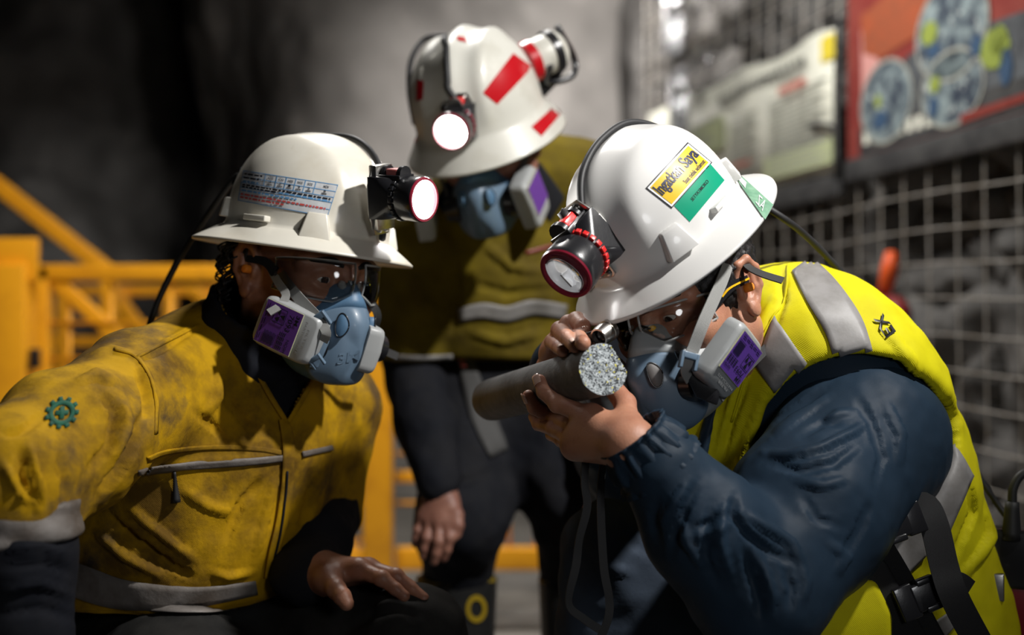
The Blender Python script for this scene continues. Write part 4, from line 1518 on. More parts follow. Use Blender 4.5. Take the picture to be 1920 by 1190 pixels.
def filter_box(t, Fc, e1, e2, half, ink, flip=1, label=True, write=True):
    """cartridge: Fc centre of the outer face, e1 long side, e2 short side (as seen), outward normal e1 x e2"""
    e1 = nrm(e1); e2 = np.asarray(e2, float); e2 = nrm(e2 - e1 * np.dot(e1, e2)); n_ = np.cross(e1, e2)
    if np.dot(n_, Fc - np.array((0, 0, CAMZ))) > 0 and label: n_ = -n_
    a, b, h = half
    R = np.stack([e1, np.cross(n_, e1), n_], 1)
    pts = []
    for z, k in ((0, .90), (-.006, 1.0), (-2 * h, 1.0)):
        for i in range(24):
            th = 2 * math.pi * i / 24
            x = np.sign(math.cos(th)) * abs(math.cos(th)) ** .28; y = np.sign(math.sin(th)) * abs(math.sin(th)) ** .28
            pts.append(Fc + e1 * x * a * (k + (1 - k) * .3) + e2 * y * b * k + n_ * (z + (.003 * (1 - x * x) if z > -.02 else 0)))
    v, f = hull(pts, .0016)
    box_ = build('filter_cartridge', v, f, M['filter'], t, 30)
    if not label: return box_
    # printed label on the outer face, slightly proud
    la, lb = a * .61, b * .84
    lc = Fc - e1 * a * .17 * flip + n_ * .0034
    v, f = box(lc, (la, lb, .0007), np.stack([e1, e2, n_], 1), 0)
    build('label', v, f, ink, box_, False)
    v, f = box(lc - n_ * .0003, (la * 1.02, lb * 1.025, .0007), np.stack([e1, e2, n_], 1), 0)
    build('label_edge', v, f, M['lime'], box_, False)
    if not write: return box_
    up = e1 * flip; rt = -e2 if np.dot(np.cross(-e2, up), n_) > 0 else e2
    mb = MB(); off = .0011
    A = lambda x, y: lc + up * (y * la) + rt * (x * lb)
    text_on(mb, '3M', A(-.62, .80), rt, up, n_, la * .20, lb * .46, off, .03)
    text_on(mb, '7093', A(-.36, .48), rt, up, n_, la * .26, lb * .80, off, .01)
    text_on(mb, 'NIOSH', A(.66, .70), rt, up, n_, la * .16, lb * .62, off, .01)
    r = random.Random(3)
    for k in range(4):
        for q in range(4):
            mb.add(*box(A(.22 + q * .21, .47 - k * .09) + n_ * off, (la * .022, lb * .08, .0001), np.stack([up, rt, n_], 1)))
    for k in range(11):
        mb.add(*box(A(.62, .02 - k * .062) + n_ * off, (la * .013, lb * (.30 if k % 3 else .26), .0001), np.stack([up, rt, n_], 1)))
    for k in range(5):
        mb.add(*box(A(-.75 + k * .36, -.80 - .05 * (k % 2)) + n_ * off, (la * .016, lb * .14, .0001), np.stack([up, rt, n_], 1)))
        mb.add(*box(A(-.7 + k * .36, -.90 + .04 * (k % 2)) + n_ * off, (la * .012, lb * .13, .0001), np.stack([up, rt, n_], 1)))
    # hazard pictogram in its frame
    for (dx, dy, wx, wy) in ((-.50, .20, .34, .012), (-.50, -.44, .34, .012)):
        mb.add(*box(A(dx, dy) + n_ * off, (la * wy, lb * wx, .0001), np.stack([up, rt, n_], 1)))
    for dx in (-.84, -.16):
        mb.add(*box(A(dx, -.12) + n_ * off, (la * .32, lb * .014, .0001), np.stack([up, rt, n_], 1)))
    for th in (0.0, 2.1, 4.2):
        d2 = np.array((math.sin(th), math.cos(th)))
        q = A(-.50, -.12) + rt * d2[0] * lb * .16 + up * d2[1] * la * .15
        ux = nrm(rt * d2[0] * lb + up * d2[1] * la); uy = np.cross(n_, ux)
        mb.add([q - ux * la * .16 + uy * lb * .02 + n_ * off, q + ux * la * .12 + uy * lb * .13 + n_ * off, q + ux * la * .12 - uy * lb * .13 + n_ * off], [(0, 1, 2)])
    mb.build('label_print', M['st_black'], box_, False)
    # moulded lettering on the bare end
    mb = MB()
    for k, s in enumerate(('PARTICULATE', 'FILTER')):
        text_on(mb, s, Fc + e1 * a * (.62 + .13 * k) * flip + n_ * .0032, rt, up, n_, a * .07, b * (1.3 - .5 * k), .0004, .01)
    mb.build('moulded_lettering', M['filter'], box_, False)
    return box_


def join_body(parts, links):
    """one continuous skin: each link runs a hidden limb from the point a on the mesh to the point b"""
    V = np.concatenate([p[0] for p in parts]); F = []; n = 0
    for v, f in parts:
        F.append(np.asarray(f) + n); n += len(v)
    F = np.concatenate(F)
    extra = []; drop = set()
    for path, rad in links:
        cen = V[F].mean(1)
        for k in drop: cen[k] = 99
        ia = int(np.argmin(np.linalg.norm(cen - path[0], axis=1))); ib = int(np.argmin(np.linalg.norm(cen - path[-1], axis=1)))
        drop |= {ia, ib}
        rings = [list(F[ia])]
        pts = np.asarray(path, float)
        new = []
        for i in range(1, len(pts) - 1):
            t = nrm(pts[min(i + 1, len(pts) - 1)] - pts[i - 1])
            a = nrm(np.cross(t, (0.1, .3, 1.0))); b = np.cross(t, a)
            q = [pts[i] + rad * (a * math.cos(w_) + b * math.sin(w_)) for w_ in (0, math.pi / 2, math.pi, 3 * math.pi / 2)]
            new.append(q)
            rings.append(list(range(len(V) + 4 * (i - 1), len(V) + 4 * i)))
        V = np.concatenate([V] + [np.array(q) for q in new])
        rings.append(list(F[ib])[::-1])
        for i in range(len(rings) - 1):
            A, B_ = rings[i], rings[i + 1]
            best = min(((sum(np.linalg.norm(V[A[k]] - V[(B_ if sgn > 0 else B_[::-1])[(k + o) % 4]]) for k in range(4)), o, sgn) for o in range(4) for sgn in (1, -1)))
            C_ = B_ if best[2] > 0 else B_[::-1]
            C_ = [C_[(k + best[1]) % 4] for k in range(4)]
            rings[i + 1] = C_
            for k in range(4):
                extra.append((A[k], A[(k + 1) % 4], C_[(k + 1) % 4], C_[k]))
    F = np.delete(F, sorted(drop), axis=0)
    return V, np.concatenate([F, np.array(extra)])
# ------------------------------------------------------------------ right-hand worker, crouching, studying the core
RH_O = np.array((.22, 1.615, 1.02))
RH_R = frame((-.63, -.70, -.28), (-.36, -.10, .93))
pr_ = person('crouching miner in lime vest and navy sleeves studying the rock core', (.5, 1.75, 0))

rN = np.array((.335, 1.70, .965))
rU = P(1505, 735, 1.76); rMid = P(1578, 905, 1.79); rPel = P(1680, 1150, 1.82)
rF = nrm((-.75, -.55, -.35)); rL = nrm((.52, -.83, .12))
rS = P(1600, 830, 1.615); rE = P(1424, 1112, 1.46); rW = P(1212, 846, 1.435)
rS2 = rU - rL * .17 + np.array((0, 0, .0)); rE2 = P(1190, 905, 1.97); rW2 = P(1052, 690, 1.72)


def sd_rtorso(p):
    d = sd_econe(p, rU, rMid, .165, .158, rF, .80)
    d = smin(d, sd_econe(p, rMid, rPel, .158, .165, rF, .85), .06)
    d = smin(d, sd_cone(p, rN + np.array((.02, .02, -.01)), rU, .075, .13), .06)
    d = smin(d, sd_cone(p, rN + np.array((.06, -.02, -.02)), P(1600, 735, 1.66), .075, .078), .06)
    d = smin(d, sd_cone(p, P(1600, 735, 1.68), P(1640, 880, 1.73), .078, .085), .06)
    d = smin(d, sd_cone(p, rN + np.array((.03, .05, -.02)), rS2, .06, .09), .06)
    d = smin(d, sd_ell(p, P(1375, 830, 1.74), (.085, .085, .12)), .06)
    d = smin(d, sd_ell(p, P(1500, 1080, 1.70), (.11, .10, .13)), .08)
    return d


cA = P(1131, 692, 1.450); cB = P(921, 750, 1.80)
cax = nrm(cA - cB)
CORE_R = .0296


def oncore(px, py, r, min_d=None):
    """point seen at a pixel that touches the near side of the core with a finger of radius r"""
    o = np.array((0, 0, CAMZ)); d = np.array(cam_ray(px, py))
    best = None
    ts = np.linspace(1.25, 2.0, 1500)
    q = o + ts[:, None] * d - cB
    dist = np.linalg.norm(q - (q @ cax)[:, None] * cax, axis=1)
    hit = np.where(dist < CORE_R + r)[0]
    k = hit[0] if len(hit) else int(np.argmin(dist))
    return o + ts[k] * d


# body under the clothes: head and neck, both hands
nk = (rN + np.array((.03, .03, -.03)) - RH_O) @ RH_R
v, f = head_parts(RH_O, RH_R, (1, -1), tuple(nk), .060, .0021)
body_parts = [(v, f)]

# left hand around the core
LH = dict(
    wrist=P(1186, 838, 1.430), fore=P(1228, 866, 1.432),
    fingers=[[P(1110, 782, 1.480), oncore(1046, 757, .0100), oncore(1020, 735, .0085), oncore(1012, 713, .0066)],
             [P(1092, 804, 1.490), oncore(1034, 780, .0110), oncore(1002, 764, .0090), oncore(991, 742, .0068)],
             [P(1080, 824, 1.500), P(1040, 803, 1.560), P(1010, 795, 1.605), P(1001, 781, 1.625)],
             [P(1078, 838, 1.508), P(1054, 824, 1.558), P(1034, 815, 1.600), P(1030, 803, 1.620)]],
    thumb=[P(1176, 800, 1.462), P(1172, 756, 1.500), P(1128, 700, 1.545), P(1102, 682, 1.570)])
v, f = hand_mesh((LH['wrist'], LH['fore'], LH['fingers'], LH['thumb'], dict(wr=.0262, palm=.0165)), .0016)
body_parts.append((v, f))
# right hand with the loupe on top of the core
RHd = dict(
    wrist=P(1046, 705, 1.700), fore=P(1062, 745, 1.745),
    fingers=[[P(1064, 632, 1.640), P(1081, 602, 1.585), P(1093, 612, 1.553), P(1098, 627, 1.543)],
             [P(1053, 638, 1.645), P(1067, 608, 1.590), P(1083, 628, 1.572), oncore(1093, 643, .008)],
             [P(1041, 650, 1.650), P(1050, 619, 1.600), oncore(1066, 635, .009), oncore(1078, 648, .0080)],
             [P(1033, 665, 1.655), P(1036, 641, 1.620), oncore(1047, 651, .008), oncore(1055, 658, .0068)]],
    thumb=[P(1062, 672, 1.670), P(1085, 655, 1.635), P(1105, 644, 1.605), P(1118, 636, 1.585)])
v, f = hand_mesh((RHd['wrist'], RHd['fore'], RHd['fingers'], RHd['thumb'], dict(fr=(.0108, .0100, .0094, .0086), tr=(.0150, .0125, .0110, .0095))), .0016)
body_parts.append((v, f))
rNe = rN + np.array((.03, .03, -.09))
v, f = join_body(body_parts, [([rNe, rU, rS, rE, rE * .5 + rW * .5, LH['fore'] + nrm(LH['fore'] - LH['wrist']) * .03], .035), ([rNe + np.array((.01, .03, 0)), rU - rL * .05, rS2, rE2, RHd['fore'] + nrm(RHd['fore'] - RHd['wrist']) * .03], .032)])
build('body', v, f, M['skin_r'], pr_)
nails(pr_, [RHd['fingers'][0]], (-.1, -1, .35)); nails(pr_, [RHd['fingers'][2]], (0, -.8, .6)); nails(pr_, [RHd['fingers'][3]], (0, -.8, .6), .0052)
nails(pr_, [LH['fingers'][0]], (-.75, -.4, .5)); nails(pr_, [LH['fingers'][1]], (-.85, -.3, .4))
eyes(pr_, RH_O, RH_R, (1, -1), (1, 0, -.35))
# short black hair behind the ear
hv, hf = mesh_sdf(lambda p: smax(smax(np.abs(sd_ell(p, np.array((-.012, 0, .036)), (.1035, .082, .0945))) - .004 + .003 * vnoise(p * 160, 5), (p[:, 0] * .55 - p[:, 2] * .55 - .030) * .8, .006), -(p[:, 2] + .055), .004),
                  (-.13, -.10, -.08), (.10, .10, .14), .0032)
build('hair', L2W(RH_O, RH_R, hv), hf, M['hair'], pr_)
for s in (1,):
    q = [L2W(RH_O, RH_R, a) for a in ((.012, .078 * s, .028), (.010, .0775 * s, .012), (.006, .077 * s, -.006))]
    v, f = tube(q, [.008, .007, .003], 8, res=8); build('sideburn', v, f, M['hair'], pr_)
# brow
for s in (1, -1):
    v, f = tube([L2W(RH_O, RH_R, a) for a in ((.094, .012 * s, .018), (.092, .030 * s, .024), (.076, .055 * s, .020))], [.003, .0045, .002], 8, res=10)
    build('eyebrow', v, f, M['hair'], pr_)

# ---- navy jacket: near sleeve with its folds
ax1 = nrm(rE - rS); ax2 = nrm(rW - rE)


def sd_rsleeve(p):
    d = sd_chain(p, [rS + np.array((.015, .03, .0)), rS * .5 + rE * .5, rE], [.112, .091, .074], .03)
    fo = sd_chain(p, [rE, rE * .55 + rW * .45, rE * .12 + rW * .88], [.074, .067, .050], .02)
    d = smin(d, fo, .02)
    return d


sl = lambda x, y: (1040 + x / 2.164, 640 + y / 2.164)      # stencil points read off an enlarged view
Sp = lambda *q: [np.array(sl(*a)) for a in q]
fold_r = [
    (Sp((850, 455), (960, 462), (1080, 440), (1200, 375), (1260, 330)), .011, 12),
    (Sp((880, 500), (1000, 528), (1130, 500), (1250, 415)), -.009, 14),
    (Sp((1090, 330), (1150, 290), (1210, 285)), .006, 9),
    (Sp((880, 400), (970, 330), (1060, 250), (1120, 220)), .006, 12),
    (Sp((1000, 380), (1090, 330), (1180, 330)), -.006, 9),
    (Sp((900, 330), (1000, 260), (1100, 190)), -.006, 10),
    (Sp((1210, 210), (1290, 330), (1330, 470), (1290, 600)), -.006, 16),
    (Sp((1330, 230), (1400, 380), (1400, 520)), .006, 18),
    (Sp((960, 560), (1080, 590), (1190, 560)), .006, 14),
    (Sp((1000, 620), (1060, 720), (1180, 760)), -.004, 16),
    (Sp((735, 620), (722, 700), (780, 780), (880, 860), (980, 900)), -.011, 15),
    (Sp((770, 690), (850, 750), (960, 830), (1010, 930)), .010, 13),
    (Sp((700, 640), (670, 740), (680, 850), (720, 980)), .010, 14),
    (Sp((640, 650), (610, 780), (620, 900), (680, 1010)), -.007, 14),
    (Sp((800, 830), (850, 930), (880, 1020), (880, 1110)), .009, 12),
    (Sp((760, 820), (790, 930), (830, 1060), (840, 1140)), -.007, 13),
    (Sp((930, 900), (960, 1000), (950, 1100)), -.007, 12),
    (Sp((990, 900), (1020, 980), (1010, 1060)), .006, 12),
    (Sp((590, 560), (530, 680), (490, 790), (480, 870)), -.007, 13),
    (Sp((550, 560), (480, 660), (430, 760)), .007, 14),
    (Sp((500, 700), (540, 820), (620, 930)), .006, 16),
    (Sp((430, 620), (400, 700), (430, 820)), -.005, 12),
    (Sp((1100, 800), (1180, 870), (1130, 950)), .005, 16),
    (Sp((1280, 640), (1230, 780), (1150, 900)), -.005, 18),
    (Sp((560, 760), (640, 730), (700, 690)), -.006, 9),
    (Sp((570, 800), (650, 770), (720, 730)), .006, 9),
]
lo = np.minimum(np.minimum(rS, rE), rW) - .13; hi = np.maximum(np.maximum(rS, rE), rW) + .13
v, f = mesh_sdf(sd_rsleeve, lo, hi, .0036)
v = sculpt(v, f, fold_r, .0035, 16, 3)
slv = build('jacket_sleeve', v, f, M['navy'], pr_)
SLV_T = bvh(v, f)
SLV = (v, f)
# gathered elastic cuff
c0 = rE * .13 + rW * .87; c1 = rW + ax2 * .026
R_ = frame(ax2, (0, -1, 0))
rows = []
nn = 72
for i, t in enumerate(np.linspace(0, 1, 15)):
    c = c0 + (c1 - c0) * t
    base = .0535 - .0130 * t + (.003 if t > .93 else 0)
    pinch = -.0075 * math.exp(-((t - .22) / .07) ** 2) - .002 * math.exp(-((t - .86) / .08) ** 2)
    ring = []
    for k in range(nn):
        th = 2 * math.pi * k / nn
        g = .0030 * math.sin(th * 14 + 1.3 * math.sin(th * 3 + t * 2)) * (.45 + .55 * math.sin(t * math.pi)) + .0018 * math.sin(th * 23 + t * 3)
        r = base + pinch + g
        ring.append(c + R_[:, 1] * r * math.cos(th) + R_[:, 2] * r * .92 * math.sin(th))
    rows.append(ring)
for t, k in ((1.0, .86), (.8, .80)):
    c = c0 + (c1 - c0) * t
    rows.append([c + (q - c1) * k for q in rows[14]])
v = np.array(rows).reshape(-1, 3)
f = [(i * nn + k, i * nn + (k + 1) % nn, (i + 1) * nn + (k + 1) % nn, (i + 1) * nn + k) for i in range(len(rows) - 1) for k in range(nn)]
build('cuff', v, f, M['navy'], slv)

# ---- navy jacket: far sleeve and the body of the jacket inside the vest
v, f = mesh_sdf(lambda p: smin(sd_chain(p, [rS2, rE2, rW2], [.085, .068, .046], .02), sd_cone(p, rU, rS2, .12, .09), .04), np.minimum(np.minimum(rS2, rE2), rW2) - .12, np.maximum(np.maximum(rS2, rE2), rW2) + .12, .006)
v = sculpt(v, f, [], .006, 14, 9)
build('jacket_sleeve', v, f, M['navy'], pr_)
v, f = mesh_sdf(lambda p: smax(sd_rtorso(p) + .006, p[:, 2] - 1.02, .01), (.1, 1.45, .50), (.85, 2.1, 1.10), .009)
build('jacket', v, f, M['navy'], pr_)
# collar of the jacket under the jaw
# ---- hi-vis vest
def sd_vest(p):
    d = sd_rtorso(p) - .010
    arm = sd_chain(p, [rS + np.array((.03, .06, .0)), rS, rS * .45 + rE * .55], [.107, .110, .104], .02)
    d = smax(d, -(arm - .004), .012)
    neck = sd_cone(p, rN + np.array((-.10, -.05, .03)), RH_O, .082, .11)
    d = smax(d, -neck, .010)
    # open front: a slot between the two front edges, on the far side of the chest
    return d


vest_folds = [
    ([np.array(q) for q in ((1450, 560), (1420, 640), (1380, 740), (1345, 850))], .006, 10),
    ([np.array(q) for q in ((1400, 720), (1370, 790), (1350, 870))], -.008, 8),
    ([np.array(q) for q in ((1430, 745), (1400, 820), (1375, 900))], .008, 9),
    ([np.array(q) for q in ((1340, 770), (1325, 830), (1312, 880))], .007, 9),
    ([np.array(q) for q in ((1310, 790), (1296, 830), (1290, 870))], -.006, 7),
    ([np.array(q) for q in ((1640, 600), (1700, 670), (1740, 740))], .004, 14),
    ([np.array(q) for q in ((1690, 930), (1740, 870), (1790, 800))], .007, 9),
    ([np.array(q) for q in ((1680, 970), (1730, 910), (1770, 860))], -.006, 8),
    ([np.array(q) for q in ((1800, 880), (1820, 960), (1780, 1060))], -.006, 12),
    ([np.array(q) for q in ((1850, 930), (1860, 1000), (1800, 1090))], .008, 14),
    ([np.array(q) for q in ((1480, 1130), (1560, 1110), (1640, 1130))], .006, 12),
    ([np.array(q) for q in ((1440, 1160), (1520, 1150), (1600, 1180))], -.006, 9),
    ([np.array(q) for q in ((1460, 490), (1470, 560), (1455, 620))], -.004, 8),
]
v, f = mesh_sdf(sd_vest, (.08, 1.44, .48), (.88, 2.12, 1.16), .0042)
vest_folds = [(a, b * 1.7, c) for a, b, c in vest_folds]
v = sculpt(v, f, vest_folds, .007, 11, 14)
vest = build('vest', v, f, M['vest'], pr_)
VT = bvh(v, f)
B = lambda *q: [np.array(a, float) for a in q]
pstripe('armhole_trim', B((1437, 822), (1447, 774), (1479, 718), (1539, 686), (1594, 679), (1655, 693), (1705, 720), (1752, 757), (1769, 795), (1754, 842), (1722, 888), (1684, 926), (1660, 960)), 15, VT, .003, M['trim'], vest, 60, 3)
pstripe('reflective_tape', B((1503, 497), (1540, 548), (1580, 610), (1603, 676)), [44, 66, 72, 74], VT, .0022, M['tape'], vest, 26, 6)
pquad('reflective_tape', B((1419, 686), (1452, 593), (1520, 690), (1460, 746)), VT, .0024, M['tape'], vest)
pquad('reflective_tape', B((1790, 832), (1823, 892), (1776, 1002), (1722, 922)), VT, .0022, M['tape'], vest)
pquad('reflective_tape', B((1668, 1012), (1735, 985), (1735, 1040), (1695, 1082)), VT, .0022, M['tape'], vest)
pquad('reflective_tape', B((1530, 1120), (1590, 1050), (1645, 1112), (1580, 1152)), VT, .0022, M['tape'], vest)
pquad('reflective_tape', B((1750, 1165), (1800, 1130), (1800, 1160), (1770, 1195)), VT, .0022, M['tape'], vest)
pstripe('front_zip', B((1346, 745), (1326, 800), (1316, 850), (1312, 884)), [10, 16, 16, 12], VT, .003, M['navy'], vest, 20, 3)
pstripe('seam', B((1478, 487), (1472, 560), (1446, 600), (1402, 690), (1370, 790)), 3.5, VT, .0016, M['vest'], vest, 30, 1)
pstripe('pocket_edge', B((1330, 875), (1368, 893), (1405, 897)), 9, VT, .003, M['vest'], vest, 16, 2)
vv, ff = text2('EX', 1.0, .02); vv = (vv - vv.min(0)) / (vv.max(0) - vv.min(0))
QX = [(1660, 636), (1636, 600), (1652, 588), (1678, 624)]
build('back_lettering', pixdrape(vv, QX, VT, .003), ff, M['st_black'], vest, False)
# standing collar of the vest behind the neck
Rc = frame(nrm(rN - rU), (0, -1, 0))
cv, cf = mesh_sdf(lambda p: smax(smax(np.abs(sd_cone(p, P(1475, 640, 1.72), P(1425, 545, 1.70), .098, .083)) - .004, -(p[:, 2] - .90), .004), (p - P(1405, 520, 1.70)) @ nrm((-.75, 0.0, .66)) - .015, .004), P(1330, 700, 1.58), P(1560, 400, 1.86) + np.array((.05, 0, .05)), .0034) if False else (None, None)
pocket = hull([P(x, y, d) for (x, y) in ((1392, 1135), (1420, 1120), (1540, 1098), (1640, 1085), (1672, 1150), (1672, 1215), (1400, 1215)) for d in (1.545, 1.60)], .008, 3)
po_ = build('pocket', *pocket, M['vest'], vest, 40)

# ---- trousers, dark, one knee up
v, f = mesh_sdf(lambda p: smin(sd_chain(p, [rPel + np.array((-.02, .05, -.02)), P(1290, 1120, 1.80), P(1150, 1050, 1.74), P(1130, 1290, 1.78)], [.11, .10, .066, .075], .04),
                               sd_chain(p, [rPel + np.array((.0, -.03, -.06)), P(1520, 1330, 1.60), P(1620, 1500, 1.7)], [.11, .09, .08], .05), .05),
                 (.02, 1.35, .28), (.78, 2.05, .78), .007)
v = sculpt(v, f, [(B((1090, 1000), (1140, 1060), (1200, 1080)), .008, 20), (B((1130, 960), (1190, 1020), (1280, 1060)), -.006, 16)], .008, 12, 22)
build('trousers', v, f, M['blue_pants'], pr_)

# ------------------------------------------------------------------ respirator on the right-hand worker
rr, _t = respirator('slate blue half-mask with grey filters on the crouching miner', RH_O, RH_R, False)
e1 = nrm((-.0477, -.0075, -.0653)); e2 = nrm((.0338, .055, -.031))
filter_box(rr, P(1379, 680, 1.485), e1, e2, (.0410, .0365, .0115), M['purple'])
# far cartridge
fo = L2W(RH_O, RH_R, (.090, -.092, -.088))
filter_box(rr, fo, RH_R @ nrm((-.3, .25, -.95)), RH_R @ nrm((.9, -.35, -.2)), (.048, .038, .012), M['purple'], label=False)
lcl = L2W(RH_O, RH_R, (.118, .050, -.050))


def strap_clip(t, c, Rk, s=1.0):
    v, f = box(c, (.010 * s, .004 * s, .004 * s), Rk, .0012); build('strap_clip', v, f, M['mask_blue'], t, 35)
    for q in (-1, 1):
        v, f = box(c + Rk[:, 0] * q * .009 * s + Rk[:, 2] * -.006 * s, (.002 * s, .004 * s, .010 * s), Rk, .001); build('strap_clip', v, f, M['mask_blue'], t, 35)


def front_of(px, py, d): return P(px, py, d)


tocam = np.array((.25, -1, .1))
v, f = ribbon([P(1378, 464, 1.61), P(1366, 492, 1.555), P(1352, 530, 1.520), P(1320, 602, 1.475), P(1298, 658, 1.470)], (.35, -.93, .1), .0155, .0018, 24)
build('strap', v, f, M['strap'], rr, 40)
v, f = ribbon([P(1297, 655, 1.468), P(1289, 680, 1.466), P(1286, 697, 1.472), P(1293, 712, 1.485)], (.2, -1, .1), .0125, .0018, 14)
build('strap', v, f, M['strap'], rr, 40)
Rk = frame(nrm((.85, .2, -.25)), (-.2, .1, .9)); Rk = Rk[:, [0, 1, 2]]
strap_clip(rr, P(1293, 667, 1.464), Rk)
v, f = hull([P(x, y, d) for (x, y) in ((1262, 655), (1288, 700), (1305, 745), (1345, 760), (1350, 735), (1318, 712), (1300, 668)) for d in (1.482, 1.50)], .002)
build('yoke', v, f, M['black'], rr, 35)
v, f = ribbon([P(1392, 470, 1.585), P(1399, 496, 1.560), P(1425, 512, 1.545), P(1468, 526, 1.535)], [(.3, -.9, .3), (.2, -.8, .6), (.1, -.75, .65), (.1, -.8, .6)], .0105, .0018, 20)
build('strap_end', v, f, M['strap_dark'], rr, 40)
v, f = ribbon([P(1350, 745, 1.50), P(1400, 690, 1.56), P(1450, 640, 1.62)], (.4, -.9, .1), .012, .0018, 12)
build('neck_strap', v, f, M['strap_dark'], rr, 40)

# ---- safety glasses
def glasses(label, O, R, sides=(1, -1), rx=.104, pads=True, drop=0.0, ht=.021, amber_arm=True, yawmax=1.15):
    t = thing('safety_glasses', label, 'safety glasses', O, 'safety glasses')
    for s in sides:
        v = []; nu_, nv_ = 16, 8
        for i in range(nu_ + 1):
            a = .10 + (yawmax - .10) * i / nu_
            for j in range(nv_ + 1):
                b = -1 + 2 * j / nv_
                cut = .012 * max(0, 1 - i / 4.0) * (b < 0)
                hh = ht * (1 - .25 * (i / nu_) ** 3)
                x = rx * math.cos(a) + .006; y = (rx - .012) * math.sin(a) * .86
                v.append((x + .004 * (1 - b * b), y * s, .000 + drop + b * hh + cut))
        f = [(i * (nv_ + 1) + j, (i + 1) * (nv_ + 1) + j, (i + 1) * (nv_ + 1) + j + 1, i * (nv_ + 1) + j + 1) for i in range(nu_) for j in range(nv_)]
        w_ = L2W(O, R, np.array(v))
        o = build('lens', w_, f, M['clear'], t)
        md = o.modifiers.new('thickness', 'SOLIDIFY'); md.thickness = .0018
        edge = [i * (nv_ + 1) for i in range(nu_ + 1)] + [nu_ * (nv_ + 1) + j for j in range(nv_ + 1)] + [i * (nv_ + 1) + nv_ for i in range(nu_, -1, -1)] + [j for j in range(nv_, -1, -1)]
        vv, ff = tube(w_[edge], .0016, 6, cap=False); build('rim', vv, ff, M['clear_edge'], t)
        q = [L2W(O, R, np.array(v[nu_ * (nv_ + 1) + nv_ // 2])), L2W(O, R, (.02, .082 * s, .012 + drop)), L2W(O, R, (-.02, .084 * s, .012 + drop))]
        vv, ff = ribbon(q, R[:, 1] * s, [.016, .012, .009], .003, 12); build('temple', vv, ff, M['black'], t, 40)
        if amber_arm:
            vv, ff = ribbon([q[0] * .5 + q[1] * .5 + R[:, 1] * s * .002, q[1] + R[:, 1] * s * .002, q[2] + R[:, 1] * s * .002], R[:, 1] * s, .0022, .002, 10); build('temple_stripe', vv, ff, M['amber'], t, 40)
        if pads:
            vv, ff = lathe(L2W(O, R, (.101, .014 * s, -.004 + drop)), R @ nrm((.3, .9 * s, 0)), [(-.003, .002), (-.002, .006), (.002, .006), (.003, .002)], 14); build('nose_pad', vv, ff, M['amber'] if amber_arm else M['clear_edge'], t)
    return t


glasses('clear safety glasses with amber pads under the clean white hat', RH_O, RH_R, drop=-.006)


def earplug(label, O, R, s):
    c = L2W(O, R, (-.010, .074 * s, -.004))
    v, f = lathe(c, R @ nrm((.1, 1.0 * s, .05)), [(0, .0052), (.018, .0056), (.0205, .0052), (.021, .003)], 18)
    return tag(build('earplug', v, f, M['plug'], loc=c), label, 'earplug', 'foam earplugs')


earplug('orange foam earplug in the ear of the crouching miner', RH_O, RH_R, 1)

# ------------------------------------------------------------------ rock core and loupe
m = bpy.data.materials.new('granite_face'); m.use_nodes = True
nt = m.node_tree; bs = nt.nodes['Principled BSDF']; bs.inputs['Roughness'].default_value = .55
tc = nt.nodes.new('ShaderNodeTexCoord')
vo = nt.nodes.new('ShaderNodeTexVoronoi'); vo.inputs['Scale'].default_value = 620
nt.links.new(tc.outputs['Object'], vo.inputs['Vector'])
sp_ = nt.nodes.new('ShaderNodeSeparateColor'); nt.links.new(vo.outputs['Color'], sp_.inputs[0])
no = nt.nodes.new('ShaderNodeTexNoise'); no.inputs['Scale'].default_value = 90; nt.links.new(tc.outputs['Object'], no.inputs['Vector'])
ad = nt.nodes.new('ShaderNodeMath'); ad.operation = 'MULTIPLY_ADD'; ad.inputs[1].default_value = .55
nt.links.new(no.outputs[0], ad.inputs[0]); nt.links.new(sp_.outputs[0], ad.inputs[2])
cr = nt.nodes.new('ShaderNodeValToRGB'); el = cr.color_ramp.elements
el[0].position = .36; el[0].color = (.025, .028, .032, 1); el[1].position = .98; el[1].color = (.52, .56, .58, 1)
e_ = el.new(.46); e_.color = (.14, .16, .17, 1); e_ = el.new(.62); e_.color = (.29, .325, .34, 1)
mr = nt.nodes.new('ShaderNodeMath'); mr.operation = 'MULTIPLY'; mr.inputs[1].default_value = .78
nt.links.new(ad.outputs[0], mr.inputs[0])
nt.links.new(mr.outputs[0], cr.inputs[0])
gt = nt.nodes.new('ShaderNodeMath'); gt.operation = 'GREATER_THAN'; gt.inputs[1].default_value = .965
nt.links.new(sp_.outputs[2], gt.inputs[0])
mx = nt.nodes.new('ShaderNodeMix'); mx.data_type = 'RGBA'; mx.inputs[7].default_value = (.62, .55, .08, 1)
nt.links.new(gt.outputs[0], mx.inputs[0]); nt.links.new(cr.outputs[0], mx.inputs[6]); nt.links.new(mx.outputs[2], bs.inputs['Base Color'])
bp = nt.nodes.new('ShaderNodeBump'); bp.inputs['Strength'].default_value = .5; bp.inputs['Distance'].default_value = .001
nt.links.new(sp_.outputs[0], bp.inputs['Height']); nt.links.new(bp.outputs[0], bs.inputs['Normal'])
M['granite'] = m
M['core'] = mat('core_side', (.19, .192, .19), .62, col2=(.10, .10, .10), nscale=16, nlo=.42, nhi=.62, col3=(.24, .24, .23), n3=34, lo3=.58, hi3=.78, bump=.35, bscale=240)

ct = thing('core_sample', 'grey cylinder of drilled rock core with a speckled broken end', 'rock core', (cA + cB) / 2)
Rc = frame(cax, (0, 0, 1))
rad = .0296; n = 72
cy_, cz_ = Rc[:, 1], Rc[:, 2]


def chip(y, z):
    """how far the broken corner drops back from the end face"""
    q = (y * .86 + z * .50) - .0245
    return max(0.0, min(1.0, q / .0022))


